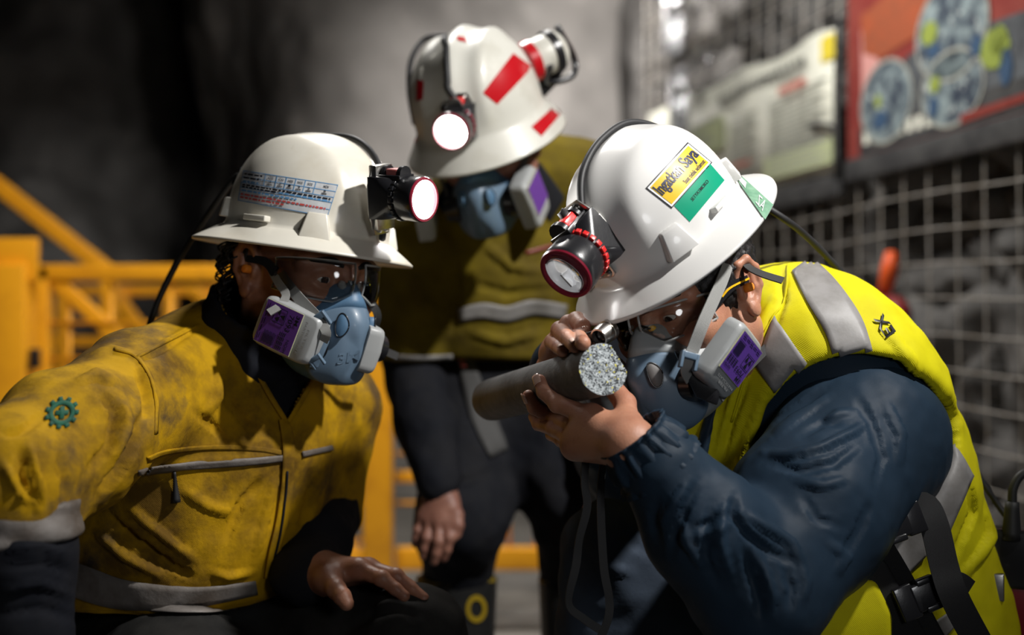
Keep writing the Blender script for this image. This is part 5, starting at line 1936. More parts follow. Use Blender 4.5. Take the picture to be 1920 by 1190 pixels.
rows = []
L_ = np.linalg.norm(cA - cB)
xs = list(np.linspace(0, .97, 30)) + [.98, .988, .994, .9985, 1.0]
for t in xs:
    ring = []
    for k in range(n):
        th = 2 * math.pi * k / n
        q = np.array((t * 9, math.cos(th) * 2, math.sin(th) * 2))[None]
        r = rad * (1 + .006 * vnoise(q * 2, 3)[0]) * (1.0 if t > .004 else .97)
        y, z = r * math.cos(th), r * math.sin(th)
        x = t * L_
        c_ = chip(y, z)
        if t > .93: x = x - c_ * .016 * (t - .93) / .07 + (.0008 * vnoise(np.array((th * 9, 0, 0))[None], 6)[0] if t == 1.0 else 0)
        ring.append(cB + cax * x + cy_ * y + cz_ * z)
    rows.append(ring)
v = np.array(rows).reshape(-1, 3)
f = [(i * n + k, i * n + (k + 1) % n, (i + 1) * n + (k + 1) % n, (i + 1) * n + k) for i in range(len(xs) - 1) for k in range(n)]
f.append(tuple(range(n - 1, -1, -1)))
build('drilled_side', v, f, M['core'], ct, 40)
rows = []
for j in range(16):
    k_ = 1 - j / 16
    ring = []
    for k in range(n):
        th = 2 * math.pi * k / n
        base = np.array(xs and (v[(len(xs) - 1) * n + k] - cA))
        y, z = np.dot(base, cy_) * k_, np.dot(base, cz_) * k_
        x = -.016 * chip(y, z) + .0007 * fbm(np.array((y * 240, z * 240, 1.))[None], 3, 2)[0] * min(1, (1 - k_) * 8) + (np.dot(base, cax) if j == 0 else 0) * 1.0
        if j == 0: x = np.dot(base, cax)
        ring.append(cA + cax * x + cy_ * y + cz_ * z)
    rows.append(ring)
v2 = np.concatenate([np.array(rows).reshape(-1, 3), [cA]])
f2 = [(i * n + k, i * n + (k + 1) % n, (i + 1) * n + (k + 1) % n, (i + 1) * n + k) for i in range(15) for k in range(n)] + [(15 * n + k, 15 * n + (k + 1) % n, 16 * n) for k in range(n)]
build('broken_face', v2, f2, M['granite'], ct, 35)

lp = thing('loupe', 'small steel hand lens held on top of the rock core', 'loupe', P(1132, 627, 1.53))
la = nrm((-.60, -.64, -.42)); lc = P(1133, 625, 1.515)
v, f = lathe(lc, la, [(-.0125, .0100), (-.0125, .0128), (-.0060, .0132), (-.0055, .0120), (-.0035, .0120), (-.003, .0128), (.006, .0124), (.0115, .0115), (.0115, .0095), (.006, .0088)], 32)
build('barrel', v, f[:-2], M['steel'], lp, 30)
v, f = lathe(lc, la, [(.004, .0092), (.0052, .006), (.0056, .001)], 24); build('lens', v, f, M['lens_dark'] if 'lens_dark' in M else M['black'], lp)
v, f = hull([lc + la * x + nrm((-.6, .3, -.2)) * y + np.array((0, 0, z)) for x in (-.010, -.004) for y in (.008, .040) for z in (-.008, .006)], .002)
build('folding_case', v, f, M['black'], lp, 35)

# ------------------------------------------------------------------ lanyard, harness and battery pack
ln = thing('lanyard', 'black webbing straps dangling below the hands of the crouching miner', 'lanyard', P(1100, 1190, 1.5))
v, f = ribbon([P(1098, 860, 1.50), P(1096, 905, 1.49), P(1101, 950, 1.485), P(1086, 1010, 1.48), P(1080, 1060, 1.48), P(1066, 1130, 1.475), P(1095, 1160, 1.475), P(1125, 1180, 1.475)], [(0.2, -1, 0), (.4, -1, 0), (0, -1, .1), (.5, -1, .3), (0, -1, 0), (.6, -.8, 0), (.3, -1, .5), (.1, -1, .2)], .0095, .0016, 50)
build('strap', v, f, M['strap_dark'], ln, 40)
v, f = ribbon([P(1130, 870, 1.495), P(1126, 940, 1.49), P(1132, 1060, 1.485), P(1142, 1120, 1.482), P(1140, 1160, 1.48), P(1118, 1215, 1.48)], [(.6, -.8, 0), (.3, -1, 0), (0, -1, 0), (-.3, -1, .2), (.2, -1, .1), (.2, -1, .1)], .0095, .0016, 50)
build('strap', v, f, M['strap_dark'], ln, 40)

hs = thing('harness', 'black webbing harness with side-release buckles over the vest', 'harness', P(1750, 1190, 1.6))
bz = 1.565


def buckle(c, axis, n_):
    R = frame(axis, n_)
    v, f = box(c, (.022, .017, .006), R, .003); b = build('buckle', v, f, M['black'], hs, 35)
    v, f = box(c + R[:, 0] * .028, (.012, .019, .005), R, .002); build('buckle_tongue', v, f, M['black'], b, 35)
    v, f = box(c - R[:, 0] * .030, (.012, .021, .005), R, .002); build('buckle_slide', v, f, M['black'], b, 35)
    for s in (-1, 1):
        v, f = box(c + R[:, 1] * s * .0165, (.012, .004, .0075), R, .002); build('buckle_arm', v, f, M['black'], b, 35)
    return b


buckle(P(1672, 986, 1.535), (.93, .1, .32), (-.1, -1, .1))
buckle(P(1742, 1112, 1.55), (.93, .1, .36), (-.1, -1, .1))
for pts, w_ in (([P(1620, 1010, 1.545), P(1650, 995, 1.54)], .036), ([P(1690, 972, 1.545), P(1730, 948, 1.545), P(1752, 985, 1.54), P(1770, 1060, 1.535), P(1790, 1120, 1.53), P(1840, 1215, 1.535)], .034),
                ([P(1612, 1000, 1.56), P(1650, 1060, 1.565), P(1690, 1130, 1.57), P(1735, 1215, 1.575)], .056), ([P(1750, 1108, 1.555), P(1790, 1095, 1.55), P(1815, 1110, 1.55)], .032), ([P(1735, 1120, 1.56), P(1690, 1145, 1.57)], .032)):
    v, f = ribbon(pts, (-.1, -1, .1), w_, .003, 30); build('webbing', v, f, M['webbing'], hs, 40)
v, f = hull([P(x, y, d) for (x, y) in ((1610, 1040), (1660, 1050), (1730, 1190), (1760, 1230), (1660, 1230), (1640, 1130)) for d in (1.555, 1.60)], .006); build('pouch', v, f, M['webbing'], hs, 40)

bt = thing('battery_pack', 'black and red cap lamp battery at the lower right edge', 'battery', P(1900, 1190, 1.72))
Rb = frame((.92, -.35, 0), (0.05, 0, 1))
v, f = box(P(1925, 1046, 1.72), (.055, .024, .040), Rb, .006); build('cover', v, f, M['black'], bt, 35)
v, f = box(P(1925, 1165, 1.72), (.054, .023, .050), Rb, .005); build('case', v, f, mat('battery_red', (.16, .004, .008), .35), bt, 35)
v, f = box(P(1868, 1100, 1.685), (.010, .006, .018), Rb, .002); build('catch', v, f, M['steel'], bt, 35)
v, f = tube([P(1896, 1012, 1.71), P(1898, 940, 1.71)], [.013, .009], 14, res=6); build('cable_boot', v, f, M['black_matt'], bt)
v, f = tube([P(1898, 945, 1.71), P(1900, 915, 1.71), P(1915, 890, 1.71), P(1945, 880, 1.71)], .006, 10, res=14); build('cable', v, f, M['black_matt'], bt)
# ------------------------------------------------------------------ left-hand worker, kneeling
LH_O = np.array((-.281, 1.745, 1.06))
LH_R = frame((.70, -.70, -.13), (.12, -.02, .99))
pl_ = person('kneeling miner in stained yellow jacket leaning in from the left', (-.45, 1.7, 0))
lN = P(466, 680, 1.79)
lF = nrm((.78, -.62, 0)); lR = nrm((-.62, -.78, 0))
lU = P(435, 790, 1.80); lMid = P(400, 930, 1.81); lWa = P(335, 1095, 1.83)
lS = P(262, 742, 1.63); lE = P(22, 905, 1.37); lH = P(35, 1260, 1.37)
lS2 = lU - lR * .165 + np.array((0, 0, .005)); lE2 = P(598, 955, 1.93); lW2 = P(572, 1066, 1.75)


def sd_ltorso(p):
    d = sd_econe(p, lU, lMid, .178, .172, lF, .72)
    d = smin(d, sd_econe(p, lMid, lWa, .172, .178, lF, .78), .05)
    d = smin(d, sd_cone(p, lN, lU, .07, .12), .05)
    d = smin(d, sd_cone(p, lN + np.array((-.02, -.02, -.005)), lS + np.array((0, .02, .0)), .062, .078), .05)
    d = smin(d, sd_cone(p, lN, lS2, .06, .085), .05)
    d = smin(d, sd_chain(p, [lS2, lE2], [.085, .068], .03), .03)
    return d


def sd_ljacket(p):
    d = sd_ltorso(p)
    arm = sd_chain(p, [lS, lS * .45 + lE * .55, lE, lE * .82 + lH * .18], [.084, .079, .070, .063], .03)
    d = smin(d, arm, .022)
    d = smax(d, (lWa[2] - .012) - p[:, 2], .012)
    d = smax(d, -sd_cone(p, lN + np.array((.02, -.02, .00)), LH_O + np.array((0, 0, -.03)), .058, .08), .012)
    return d


lsl = lambda x, y: np.array((x / 1.776, 520 + y / 1.776))
T = lambda *q: [lsl(*a) for a in q]
fold_l = [
    (T((470, 280), (505, 360), (515, 450), (490, 560)), .004, 7),
    (T((455, 290), (485, 380), (495, 470)), -.006, 6),
    (T((300, 260), (370, 235), (450, 255)), .004, 6),
    (T((450, 265), (540, 220), (650, 160)), .0035, 5),
    (T((460, 282), (550, 235), (660, 172)), -.004, 5),
    (T((490, 430), (450, 540), (400, 640), (330, 730)), -.014, 14),
    (T((330, 380), (390, 440), (370, 560), (300, 660)), -.009, 14),
    (T((240, 350), (320, 320), (410, 350)), .006, 14),
    (T((420, 400), (420, 500), (370, 620)), .007, 13),
    (T((100, 540), (120, 650), (150, 770)), .009, 16),
    (T((60, 560), (70, 680), (120, 790)), -.008, 14),
    (T((0, 600), (60, 700), (140, 790)), .007, 14),
    (T((200, 560), (230, 680), (220, 780)), -.006, 16),
    (T((0, 520), (80, 500), (160, 440)), -.005, 14),
    (T((330, 770), (430, 860), (560, 960), (660, 1000)), -.012, 16),
    (T((300, 830), (420, 930), (560, 1010)), .009, 14),
    (T((420, 760), (540, 860), (660, 950)), .008, 16),
    (T((760, 330), (770, 420), (830, 500), (920, 530)), -.006, 14),
    (T((740, 290), (730, 400), (690, 470)), .005, 14),
    (T((640, 440), (720, 500), (760, 560)), -.004, 14),
    (T((880, 660), (800, 760), (740, 900)), -.006, 18),
    (T((930, 650), (890, 800), (850, 950)), .005, 16),
    (T((600, 700), (690, 760), (790, 790)), .005, 18),
    (T((1050, 620), (1040, 740), (1010, 850)), -.006, 14),
    (T((700, 980), (760, 1000), (850, 985)), .006, 10),
    (T((480, 640), (620, 615), (760, 610), (945, 592)), .0030, 7),
]
lo = np.array((-.72, 1.24, .60)); hi = np.array((-.12, 2.06, 1.06))
v, f = mesh_sdf(sd_ljacket, lo, hi, .0042)
fold_l = [(a, b * 1.35, c) for a, b, c in fold_l]
v = sculpt(v, f, fold_l, .0065, 11, 41)
LT0 = bvh(v, f)
cen = toPix(v[f].mean(1))
A_, B_, C_ = (470, 672), (537, 794), (592, 690)
sg = lambda p, a, b: (p[:, 0] - a[0]) * (b[1] - a[1]) - (p[:, 1] - a[1]) * (b[0] - a[0])
inV = (sg(cen, A_, B_) < 0) & (sg(cen, B_, C_) < 0) & (v[f].mean(1)[:, 1] < 1.80)
inV2 = (sg(cen, A_, B_) > 0) & (sg(cen, B_, C_) > 0) & (v[f].mean(1)[:, 1] < 1.80)
pick = inV if cen[inV][:, 1].max(initial=0) < 800 and inV.sum() > 5 else inV2
f = f[~pick]
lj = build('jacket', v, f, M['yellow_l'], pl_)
md = lj.modifiers.new('thickness', 'SOLIDIFY'); md.thickness = .003; md.offset = -1
LT = bvh(v, f)
# details sewn to the jacket
pstripe('reflective_piping', T((455, 648), (540, 632), (700, 622), (820, 614), (952, 600)), [9, 13, 13, 12, 10], LT, .0028, M['tape_dirty'], lj, 40, 3)
pstripe('reflective_piping', T((1003, 588), (1050, 578), (1102, 566)), [10, 10, 9], LT, .0028, M['tape_dirty'], lj, 12, 3)
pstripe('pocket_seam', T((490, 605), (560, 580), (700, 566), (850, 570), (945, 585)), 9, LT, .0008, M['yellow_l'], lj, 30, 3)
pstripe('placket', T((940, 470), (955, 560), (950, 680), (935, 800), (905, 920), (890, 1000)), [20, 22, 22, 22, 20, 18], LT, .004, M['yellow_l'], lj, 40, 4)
pstripe('placket_edge', T((948, 640), (940, 740), (925, 840), (905, 930)), 3, LT, .006, M['navy_dark'], lj, 20, 1)
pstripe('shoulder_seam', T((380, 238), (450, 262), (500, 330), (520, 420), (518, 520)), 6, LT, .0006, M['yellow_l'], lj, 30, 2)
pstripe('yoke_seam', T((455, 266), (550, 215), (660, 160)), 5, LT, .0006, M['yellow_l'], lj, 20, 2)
pstripe('waist_tape', T((165, 960), (260, 1005), (400, 1050), (560, 1062), (700, 1055), (850, 1030)), [40, 62, 56, 44, 34, 26], LT, .0030, M['tape_dirty'], lj, 40, 4)
pull = [lsl(585, 645), lsl(588, 690), lsl(592, 745)]
c = Vector((0, 0, CAMZ))
pp = []
for q in pull:
    h = LT.ray_cast(c, cam_ray(*q), 10)
    pp.append(np.array(h[0]) + np.array((0, -.006, 0)) if h[0] else P(q[0], q[1], 1.62))
v, f = tube(pp, [.0018, .003, .0055], 10, res=10); build('zip_pull', v, f, M['black_matt'], lj)
# embroidered cogwheel badge on the sleeve: ring, teeth, cross
QC = [(82, 806), (143, 803), (149, 744), (86, 748)]
mb = MB()
ring = [(.5 + r * math.cos(a), .5 + r * math.sin(a)) for r in (.40, .26) for a in np.linspace(0, 2 * math.pi, 48, endpoint=False)]
mb.add(pixdrape(ring, QC, LT, .0016), [(k, (k + 1) % 48, 48 + (k + 1) % 48, 48 + k) for k in range(48)])
for k in range(11):
    a = 2 * math.pi * k / 11
    q = []
    for (r, w_) in ((.38, .075), (.51, .06)):
        for s in (-1, 1):
            q.append((.5 + r * math.cos(a) - s * w_ * math.sin(a), .5 + r * math.sin(a) + s * w_ * math.cos(a)))
    mb.add(pixdrape([q[0], q[1], q[3], q[2]], QC, LT, .0016), [(0, 1, 2, 3)])
for (w_, h_) in ((.20, .07), (.07, .20)):
    q = [(.5 - w_, .5 - h_), (.5 + w_, .5 - h_), (.5 + w_, .5 + h_), (.5 - w_, .5 + h_)]
    mb.add(pixdrape(q, QC, LT, .0018), [(0, 1, 2, 3)])
o = mb.build('cogwheel_badge', M['embr'], lj)
md = o.modifiers.new('thickness', 'SOLIDIFY'); md.thickness = .0012; md.offset = 0

# black forearm sleeve with grey band, and the far sleeve
v, f = mesh_sdf(lambda p: sd_chain(p, [lE, lE * .6 + lH * .4, lH], [.064, .060, .055], .02), np.minimum(lE, lH) - .1, np.maximum(lE, lH) + .1, .005)
v = sculpt(v, f, [(B((0, 1030), (70, 1020), (130, 1040)), .008, 10), (B((0, 1060), (80, 1055), (140, 1075)), -.007, 9), (B((0, 1110), (70, 1090), (145, 1120)), .007, 10), (B((0, 1150), (80, 1140), (150, 1165)), -.006, 9)], .006, 14, 8)
build('sleeve', v, f, M['navy_dark'], pl_)
FT = bvh(v, f)
bx_ = nrm(lH - lE); bc = lE + bx_ * .040
v, f = mesh_sdf(lambda p: smax(sd_chain(p, [lE, lE * .6 + lH * .4, lH], [.072, .068, .06], .02) - .002 * np.sin(p[:, 2] * 160 + p[:, 0] * 60), np.abs((p - bc) @ bx_) - .020, .006), bc - .11, bc + .11, .004)
v = sculpt(v, f, [], .004, 20, 71)
build('sleeve_band', v, f, M['tape_dirty'], pl_)
v, f = mesh_sdf(lambda p: sd_chain(p, [lE2, lE2 * .4 + lW2 * .6, lW2 + (lW2 - lE2) * .05], [.066, .056, .043], .02), np.minimum(lE2, lW2) - .09, np.maximum(lE2, lW2) + .09, .005)
v = sculpt(v, f, [], .006, 14, 11)
build('sleeve', v, f, M['navy_dark'], pl_)
# dark stand collar and undershirt
cb = lN + np.array((-.012, .0, -.035)); ct_ = lN + np.array((.045, -.045, .085))
cax_ = nrm(ct_ - cb)
v, f = mesh_sdf(lambda p: smax(smax(np.abs(sd_cone(p, cb, ct_, .092, .082) - .003 * np.sin(p[:, 2] * 90)) - .005, (p - ct_) @ cax_ + .012, .006), -((p - cb) @ cax_ - .004), .006),
                cb - .14, ct_ + .12, .0034)
v = sculpt(v, f, [(B((385, 600), (400, 640), (395, 680)), .004, 8)], .005, 22, 17)
build('collar', v, f, M['collar_dark'] if 'collar_dark' in M else M['navy_dark'], pl_)
v, f = mesh_sdf(lambda p: smax(smax(sd_ltorso(p) + .019, -(p[:, 2] - .82), .01), -sd_cone(p, lN + np.array((.03, -.03, .02)), LH_O + np.array((0, 0, -.03)), .045, .07), .01), lN - .2, lN + .16, .006)
build('undershirt', v, f, M['navy_dark'], pl_)
for q in (((474, 684), (500, 735), (535, 792)), ((588, 704), (562, 752), (538, 792))):
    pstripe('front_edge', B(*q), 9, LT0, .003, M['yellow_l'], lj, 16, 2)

# ---- body: head, neck, left hand resting on the knee
nk = (lN + np.array((.0, .0, -.02)) - LH_O) @ LH_R
v, f = head_parts(LH_O, LH_R, (1, -1), tuple(nk), .058, .0024)
body_parts = [(v, f)]
KH = dict(wrist=P(588, 1074, 1.735), fore=P(562, 1056, 1.76),
          fingers=[[P(672, 1066, 1.700), P(716, 1084, 1.680), P(742, 1104, 1.672), P(758, 1117, 1.668)],
                   [P(690, 1066, 1.725), P(742, 1080, 1.705), P(772, 1104, 1.698), P(794, 1121, 1.692)],
                   [P(694, 1068, 1.748), P(744, 1082, 1.735), P(776, 1103, 1.73), P(796, 1118, 1.727)],
                   [P(690, 1074, 1.768), P(732, 1086, 1.762), P(756, 1101, 1.76), P(772, 1113, 1.758)]],
          thumb=[P(612, 1085, 1.695), P(630, 1104, 1.668), P(642, 1118, 1.655), P(650, 1131, 1.650)])
v, f = hand_mesh((KH['wrist'], KH['fore'], KH['fingers'], KH['thumb'], dict(wr=.030, palm=.0155)), .0022)
body_parts.append((v, f))
v, f = join_body(body_parts, [([lN + np.array((0, 0, -.09)), lU, lS2, lE2, KH['fore'] + nrm(KH['fore'] - KH['wrist']) * .03], .032)])
build('body', v, f, M['skin_l'], pl_)
eyes(pl_, LH_O, LH_R, (1, -1), (1, -.10, -.12))
for s in (1, -1):
    v, f = tube([L2W(LH_O, LH_R, a) for a in ((.095, .012 * s, .018), (.092, .030 * s, .024), (.076, .055 * s, .020))], [.003, .005, .002], 8, res=10)
    build('eyebrow', v, f, M['hair'], pl_)
hv, hf = mesh_sdf(lambda p: smax(smax(np.abs(sd_ell(p, np.array((-.014, 0, .030)), (.106, .084, .100))) - .007 + .006 * vnoise(p * 90, 5), (p[:, 0] + .018) * .9, .006), -(p[:, 2] + .062), .004),
                  (-.14, -.105, -.085), (.02, .105, .145), .0034)
build('hair', L2W(LH_O, LH_R, hv), hf, M['hair'], pl_)
mb = MB(); rg = random.Random(5)
for k in range(70):                     # loose curls at the nape
    a = rg.uniform(-2.6, -1.75); z = rg.uniform(-.05, .035)
    b = np.array((-.014 + .106 * math.cos(a) * .95, .088 * math.sin(a), z))
    d = nrm(b * np.array((1, 1, 0))); tt = np.array((0, 0, -1.0)); s = np.cross(d, tt); rr0 = rg.uniform(.005, .011)
    pts = [b + d * (.002 + .007 * q) + tt * (.022 * q) + s * (rr0 * math.sin(q * 5 + k)) + d * (rr0 * .7 * (1 - math.cos(q * 5))) for q in np.linspace(0, 1, 8)]
    mb.add(*tube(L2W(LH_O, LH_R, np.array(pts)), .0014, 5))
o = mb.build('curls', M['hair'], pl_); o['kind'] = 'stuff'

# ---- trousers
v, f = mesh_sdf(lambda p: smin(smin(sd_chain(p, [P(430, 1185, 1.93), P(640, 1200, 1.80), P(775, 1196, 1.725), P(790, 1420, 1.75)], [.12, .083, .066, .06], .04),
                               sd_chain(p, [P(300, 1300, 1.84), P(340, 1340, 1.66), P(450, 1430, 1.5)], [.175, .12, .085], .05), .05), sd_cone(p, P(335, 1225, 1.84), P(345, 1290, 1.86), .125, .15), .05),
                 (-.75, 1.3, .38), (.02, 2.15, .72), .0065)
v = sculpt(v, f, [(B((690, 1150), (740, 1130), (800, 1140)), .006, 14), (B((640, 1190), (700, 1150), (760, 1140)), -.006, 10), (B((300, 1150), (400, 1160), (500, 1140)), .006, 12)], .006, 12, 33)
build('trousers', v, f, M['grey_pants'], pl_)
TT = bvh(v, f)
pstripe('belt_stripe', B((135, 1138), (260, 1146), (390, 1150), (440, 1142)), [8, 11, 10, 7], TT, .006, M['tape_dirty'], pl_, 24, 2)

# ---- respirator
lr, _t = respirator('blue half-mask with purple-labelled filter on the kneeling miner', LH_O, LH_R, True, .80)
e1 = nrm((-.86, .34, .38)); e2 = nrm((.36, -.10, .93))
filter_box(lr, P(534, 618, 1.615), e1, e2, (.0450, .0330, .014), M['purple_d'], flip=-1, write=True)
e1f = nrm((-.30, .05, -.95)); nf = np.array((.85, .45, -.25)); nf = nrm(nf - e1f * np.dot(nf, e1f))
filter_box(lr, P(696, 652, 1.70), e1f, np.cross(nf, e1f), (.032, .036, .011), M['purple_d'], label=False)
v, f = ribbon([P(506, 484, 1.70), P(530, 520, 1.665), P(560, 558, 1.635), P(592, 592, 1.612)], (-.35, -.93, .1), .0145, .0018, 24)
build('strap', v, f, M['strap'], lr, 40)
v, f = ribbon([P(500, 468, 1.705), P(506, 500, 1.675), P(522, 530, 1.645), P(536, 552, 1.628), P(526, 572, 1.617), P(504, 586, 1.611)], [(-.5, -.85, .1), (-.4, -.9, .1), (-.3, -.9, .2), (-.1, -.9, .3), (.1, -.8, .6), (.1, -.8, .6)], .0105, .0018, 34)
build('strap_end', v, f, M['strap'], lr, 40)
v, f = ribbon([P(594, 592, 1.611), P(607, 612, 1.603), P(612, 626, 1.603), P(606, 640, 1.608)], (.1, -1, .1), .012, .0018, 12)
build('strap', v, f, M['strap'], lr, 40)
strap_clip(lr, P(596, 594, 1.606), frame(nrm((.75, -.2, .45)), (-.4, -.2, .8)))
strap_clip(lr, P(590, 672, 1.612), frame(nrm((.75, -.2, .45)), (-.4, -.2, .8)), .8)
v, f = hull([P(x, y, d) for (x, y) in ((612, 602), (618, 640), (596, 690), (578, 690), (598, 640)) for d in (1.622, 1.645)], .002); build('yoke', v, f, M['mask_blue'], lr, 35)
v, f = ribbon([P(690, 560, 1.70), P(708, 590, 1.72), P(702, 625, 1.74), P(720, 655, 1.77), P(745, 668, 1.80)], (.4, -.9, .1), .011, .0018, 24)
build('neck_strap', v, f, M['strap_dark'], lr, 40)
mb = MB(); vv, ff = text2('3M', 1.0, .03); vv = (vv - vv.min(0)) / (vv.max(0) - vv.min(0))
build('moulded_lettering', pixdrape(vv, [(632, 683), (672, 676), (674, 656), (636, 662)], _t, .0008), ff, M['mask_blue'], lr, False)
glasses('clear wrap-around safety glasses under the aged cream hat', LH_O, LH_R, rx=.110, drop=-.002, ht=.026, amber_arm=False, yawmax=1.25)
earplug('orange foam earplug in the ear of the kneeling miner', LH_O, LH_R, -1)
# ------------------------------------------------------------------ standing worker behind, bending over
MH_O = np.array((-.044, 2.245, 1.305))
MH_R = frame((-.20, -.90, -.40), (-.20, -.40, .89))
pm_ = person('standing miner in yellow and navy bending over behind the other two', (-.02, 2.55, 0))
mN = P(935, 330, 2.36)
mS = P(772, 455, 2.42); mE = P(778, 690, 2.47); mW = P(822, 900, 2.33)
mS2 = P(1085, 345, 2.44); mE2 = P(1150, 640, 2.52); mW2 = P(1140, 860, 2.30)
mC = P(915, 500, 2.50); mP = P(900, 700, 2.56)
y_ = np.array((0, 1.0, 0))


def sd_mj(p):
    d = sd_econe(p, mC, mP, .185, .175, y_, .75)
    d = smin(d, sd_cone(p, mN, mC, .07, .13), .06)
    d = smin(d, sd_cone(p, mN + np.array((.06, .06, .02)), mS2, .075, .078), .05)
    d = smin(d, sd_cone(p, mN, mS, .06, .075), .05)
    d = smin(d, sd_chain(p, [mS, mE], [.078, .066], .02), .03)
    d = smin(d, sd_chain(p, [mS2, mE2], [.078, .066], .02), .03)
    d = smax(d, (P(900, 672, 2.5)[2]) - p[:, 2], .01)
    d = smax(d, -sd_cone(p, mN + np.array((-.01, -.02, .02)), MH_O, .06, .09), .01)
    return d


v, f = mesh_sdf(sd_mj, (-.30, 2.20, .86), (.32, 2.78, 1.42), .0055)
v = sculpt(v, f, [(B((760, 500), (790, 560), (850, 600)), .010, 14), (B((850, 470), (860, 540), (850, 620)), -.012, 12), (B((900, 450), (960, 500), (1040, 510)), .008, 16), (B((880, 530), (950, 550), (1050, 540)), -.006, 12), (B((880, 620), (950, 640), (1030, 620)), .009, 14), (B((760, 600), (800, 620), (840, 610)), -.008, 12)], .008, 10, 51)
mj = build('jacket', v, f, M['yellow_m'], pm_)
MT_ = bvh(v, f)
pstripe('chest_tape', B((862, 590), (905, 582), (950, 588), (1000, 576), (1060, 584)), [26, 30, 30, 30, 28], MT_, .003, M['tape'], mj, 30, 4)
pstripe('sleeve_tape', B((738, 680), (790, 684), (850, 680)), [34, 36, 34], MT_, .003, M['tape'], mj, 16, 4)
pquad('shoulder_lettering', B((985, 470), (1040, 455), (1040, 463), (985, 478)), MT_, .002, M['pred'], mj, 6, 2)
# collar
v, f = hull([P(x, y, d) for (x, y) in ((1010, 300), (1060, 370), (1030, 420), (985, 330)) for d in (2.27, 2.31)], .006); build('collar', v, f, M['navy_dark'], mj, 40)
v, f = hull([P(x, y, d) for (x, y) in ((840, 330), (815, 380), (850, 420), (880, 350)) for d in (2.28, 2.31)], .006); build('collar', v, f, M['navy_dark'], mj, 40)
for a, b in ((mE, mW), (mE2, mW2)):
    v, f = mesh_sdf(lambda p: sd_chain(p, [a + (a - b) * .12, a * .5 + b * .5, b], [.064, .058, .045], .02), np.minimum(a, b) - .1, np.maximum(a, b) + .1, .006)
    v = sculpt(v, f, [], .006, 14, 4); build('sleeve', v, f, M['navy_dark'], pm_)
# trousers and boots
mKr = P(868, 960, 2.40); mKl = P(1075, 930, 2.42)
mp0 = P(862, 735, 2.58); mp1 = P(975, 735, 2.58)


def sd_mt(p):
    d = sd_chain(p, [mp0, mKr, P(858, 1090, 2.47)], [.125, .082, .070], .04)
    d = smin(d, sd_chain(p, [mp1, mKl, P(1085, 1090, 2.5)], [.125, .082, .070], .04), .05)
    d = smin(d, sd_econe(p, P(900, 660, 2.57), P(905, 740, 2.60), .168, .18, y_, .8), .05)
    return d


v, f = mesh_sdf(sd_mt, (-.40, 2.18, .42), (.36, 2.85, .98), .0065)
v = sculpt(v, f, [(B((760, 760), (820, 800), (900, 790)), .008, 16), (B((800, 880), (870, 900), (930, 880)), -.008, 14)], .008, 12, 61)
build('trousers', v, f, M['navy_dark'], pm_)
mtt = bvh(v, f)
pstripe('trouser_tape', B((868, 640), (880, 700), (905, 780), (935, 850)), [30, 34, 46, 40], mtt, .004, mat('tape_dark_grey', (.05, .049, .048), .7), pm_, 24, 4)  # plain dark grey, much darker than the chest tape
pstripe('red_lanyard', B((866, 612), (862, 650), (872, 690)), [10, 16, 8], mtt, .016, M['pred'], pm_, 12, 3)
for kx, kd, lab in ((856, 2.47, ''), (1085, 2.50, '')):
    k = P(kx, 1080, kd); b = np.array((k[0], k[1], .06))
    v, f = mesh_sdf(lambda p: smin(smax(sd_chain(p, [k + np.array((0, 0, .0)), np.array((k[0], k[1] + .02, .12))], [.079, .062], .02), p[:, 2] - k[2], .006), smax(sd_cone(p, np.array((k[0], k[1] + .03, .06)), np.array((k[0] - .01, k[1] - .17, .05)), .062, .052), .004 - p[:, 2], .004), .03),
                     np.array((k[0] - .12, k[1] - .26, -.02)), np.array((k[0] + .12, k[1] + .13, k[2] + .05)), .006)
    bo = build('boot', v, f, mat('boot_black', (.012, .012, .012), .5), pm_)
    bt_ = bvh(v, f)
    pstripe('boot_band', B((kx - 70, 1084), (kx, 1090), (kx + 70, 1082)), 16, bt_, .003, mat('boot_yellow', (.22, .15, .005), .6), bo, 16, 2)
    mb = MB()
    ringp = [(kx + 36 + r * .72 * math.cos(a), 1140 + r * math.sin(a)) for r in (26, 16) for a in np.linspace(0, 2 * math.pi, 32, endpoint=False)]
    cc = Vector((0, 0, CAMZ)); pts = []
    for q in ringp:
        h = bt_.ray_cast(cc, cam_ray(*q), 10)
        pts.append(np.array(h[0]) + np.array(h[1]) * .003 if h[0] else None)
    if all(q is not None for q in pts):
        build('boot_mark', pts, [(i, (i + 1) % 32, 32 + (i + 1) % 32, 32 + i) for i in range(32)], mat('boot_mark', (.30, .20, .005), .6), bo)
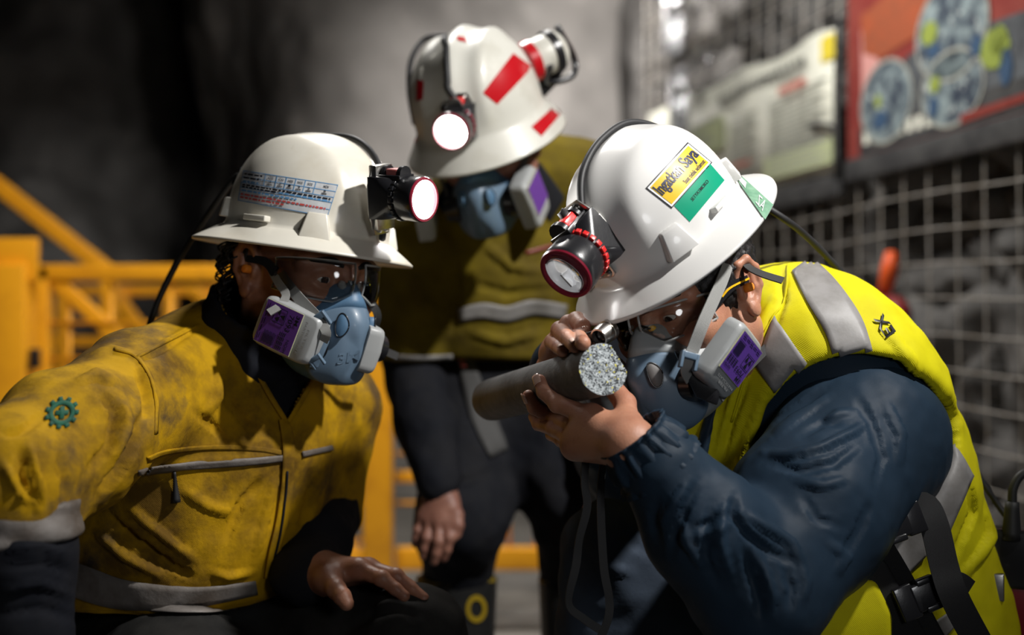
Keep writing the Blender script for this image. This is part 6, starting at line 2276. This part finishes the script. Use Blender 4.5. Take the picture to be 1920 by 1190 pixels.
# body: head and hands
nk = (mN + np.array((0, .04, -.04)) - MH_O) @ MH_R
v, f = head_parts(MH_O, MH_R, (1, -1), tuple(nk), .06, .0034)
body_parts = [(v, f)]
H1 = dict(wrist=P(824, 918, 2.33), fore=P(822, 880, 2.34),
          fingers=[[P(838, 975, 2.29), P(842, 1008, 2.27), P(838, 1030, 2.27), P(832, 1046, 2.275)], [P(824, 978, 2.29), P(822, 1014, 2.27), P(818, 1036, 2.27), P(814, 1052, 2.275)],
                   [P(808, 976, 2.30), P(800, 1008, 2.28), P(796, 1028, 2.28), P(793, 1042, 2.285)], [P(796, 968, 2.31), P(784, 994, 2.30), P(780, 1008, 2.30), P(778, 1020, 2.305)]],
          thumb=[P(842, 940, 2.31), P(856, 965, 2.29), P(858, 985, 2.28), P(856, 1000, 2.28)])
v, f = hand_mesh((H1['wrist'], H1['fore'], H1['fingers'], H1['thumb']), .003); body_parts.append((v, f))
dx = np.array(P(1140, 880, 2.28)) - np.array(P(824, 918, 2.33))
H2 = [[q + dx for q in fg] for fg in H1['fingers']]
v, f = hand_mesh((H1['wrist'] + dx, H1['fore'] + dx, H2, [q + dx for q in H1['thumb']]), .0034); body_parts.append((v, f))
mNe = mN + np.array((0, .04, -.10))
up_ = np.array((0, 0, .06))
v, f = join_body(body_parts, [([mNe, mC, mS, mE, H1['fore'] + up_ * .5], .034), ([mNe + np.array((.02, .02, 0)), mC + np.array((.05, 0, 0)), mS2, mE2, H1['fore'] + dx + up_ * .5], .034)])
build('body', v, f, M['skin_m'], pm_)
eyes(pm_, MH_O, MH_R, (1, -1))
hv, hf = mesh_sdf(lambda p: smax(smax(np.abs(sd_ell(p, np.array((-.012, 0, .036)), (.104, .082, .095))) - .004, (p[:, 0] + .01) * .9, .006), -(p[:, 2] + .05), .004), (-.13, -.10, -.08), (.02, .10, .14), .0045)
build('hair', L2W(MH_O, MH_R, hv), hf, M['hair'], pm_)
mr_, _t = respirator('shadowed half-mask on the bowed face under the bell-shaped hat', MH_O, MH_R, True)
filter_box(mr_, L2W(MH_O, MH_R, (.092, .094, -.080)), MH_R @ nrm((-.25, .10, -.95)), MH_R @ nrm((-.97, .14, .2)), (.046, .036, .014), M['purple_d'], write=False)
filter_box(mr_, L2W(MH_O, MH_R, (.092, -.094, -.080)), MH_R @ nrm((-.25, -.10, -.95)), MH_R @ nrm((-.97, -.14, .2)), (.046, .036, .014), M['purple'], label=False)
for s in (1, -1):
    v, f = ribbon([L2W(MH_O, MH_R, q) for q in ((.03, .082 * s, .03), (.06, .078 * s, -.02), (.105, .058 * s, -.055))], MH_R @ nrm((.5, .8 * s, .2)), .013, .0018, 12); build('strap', v, f, M['strap_dark'], mr_, 40)
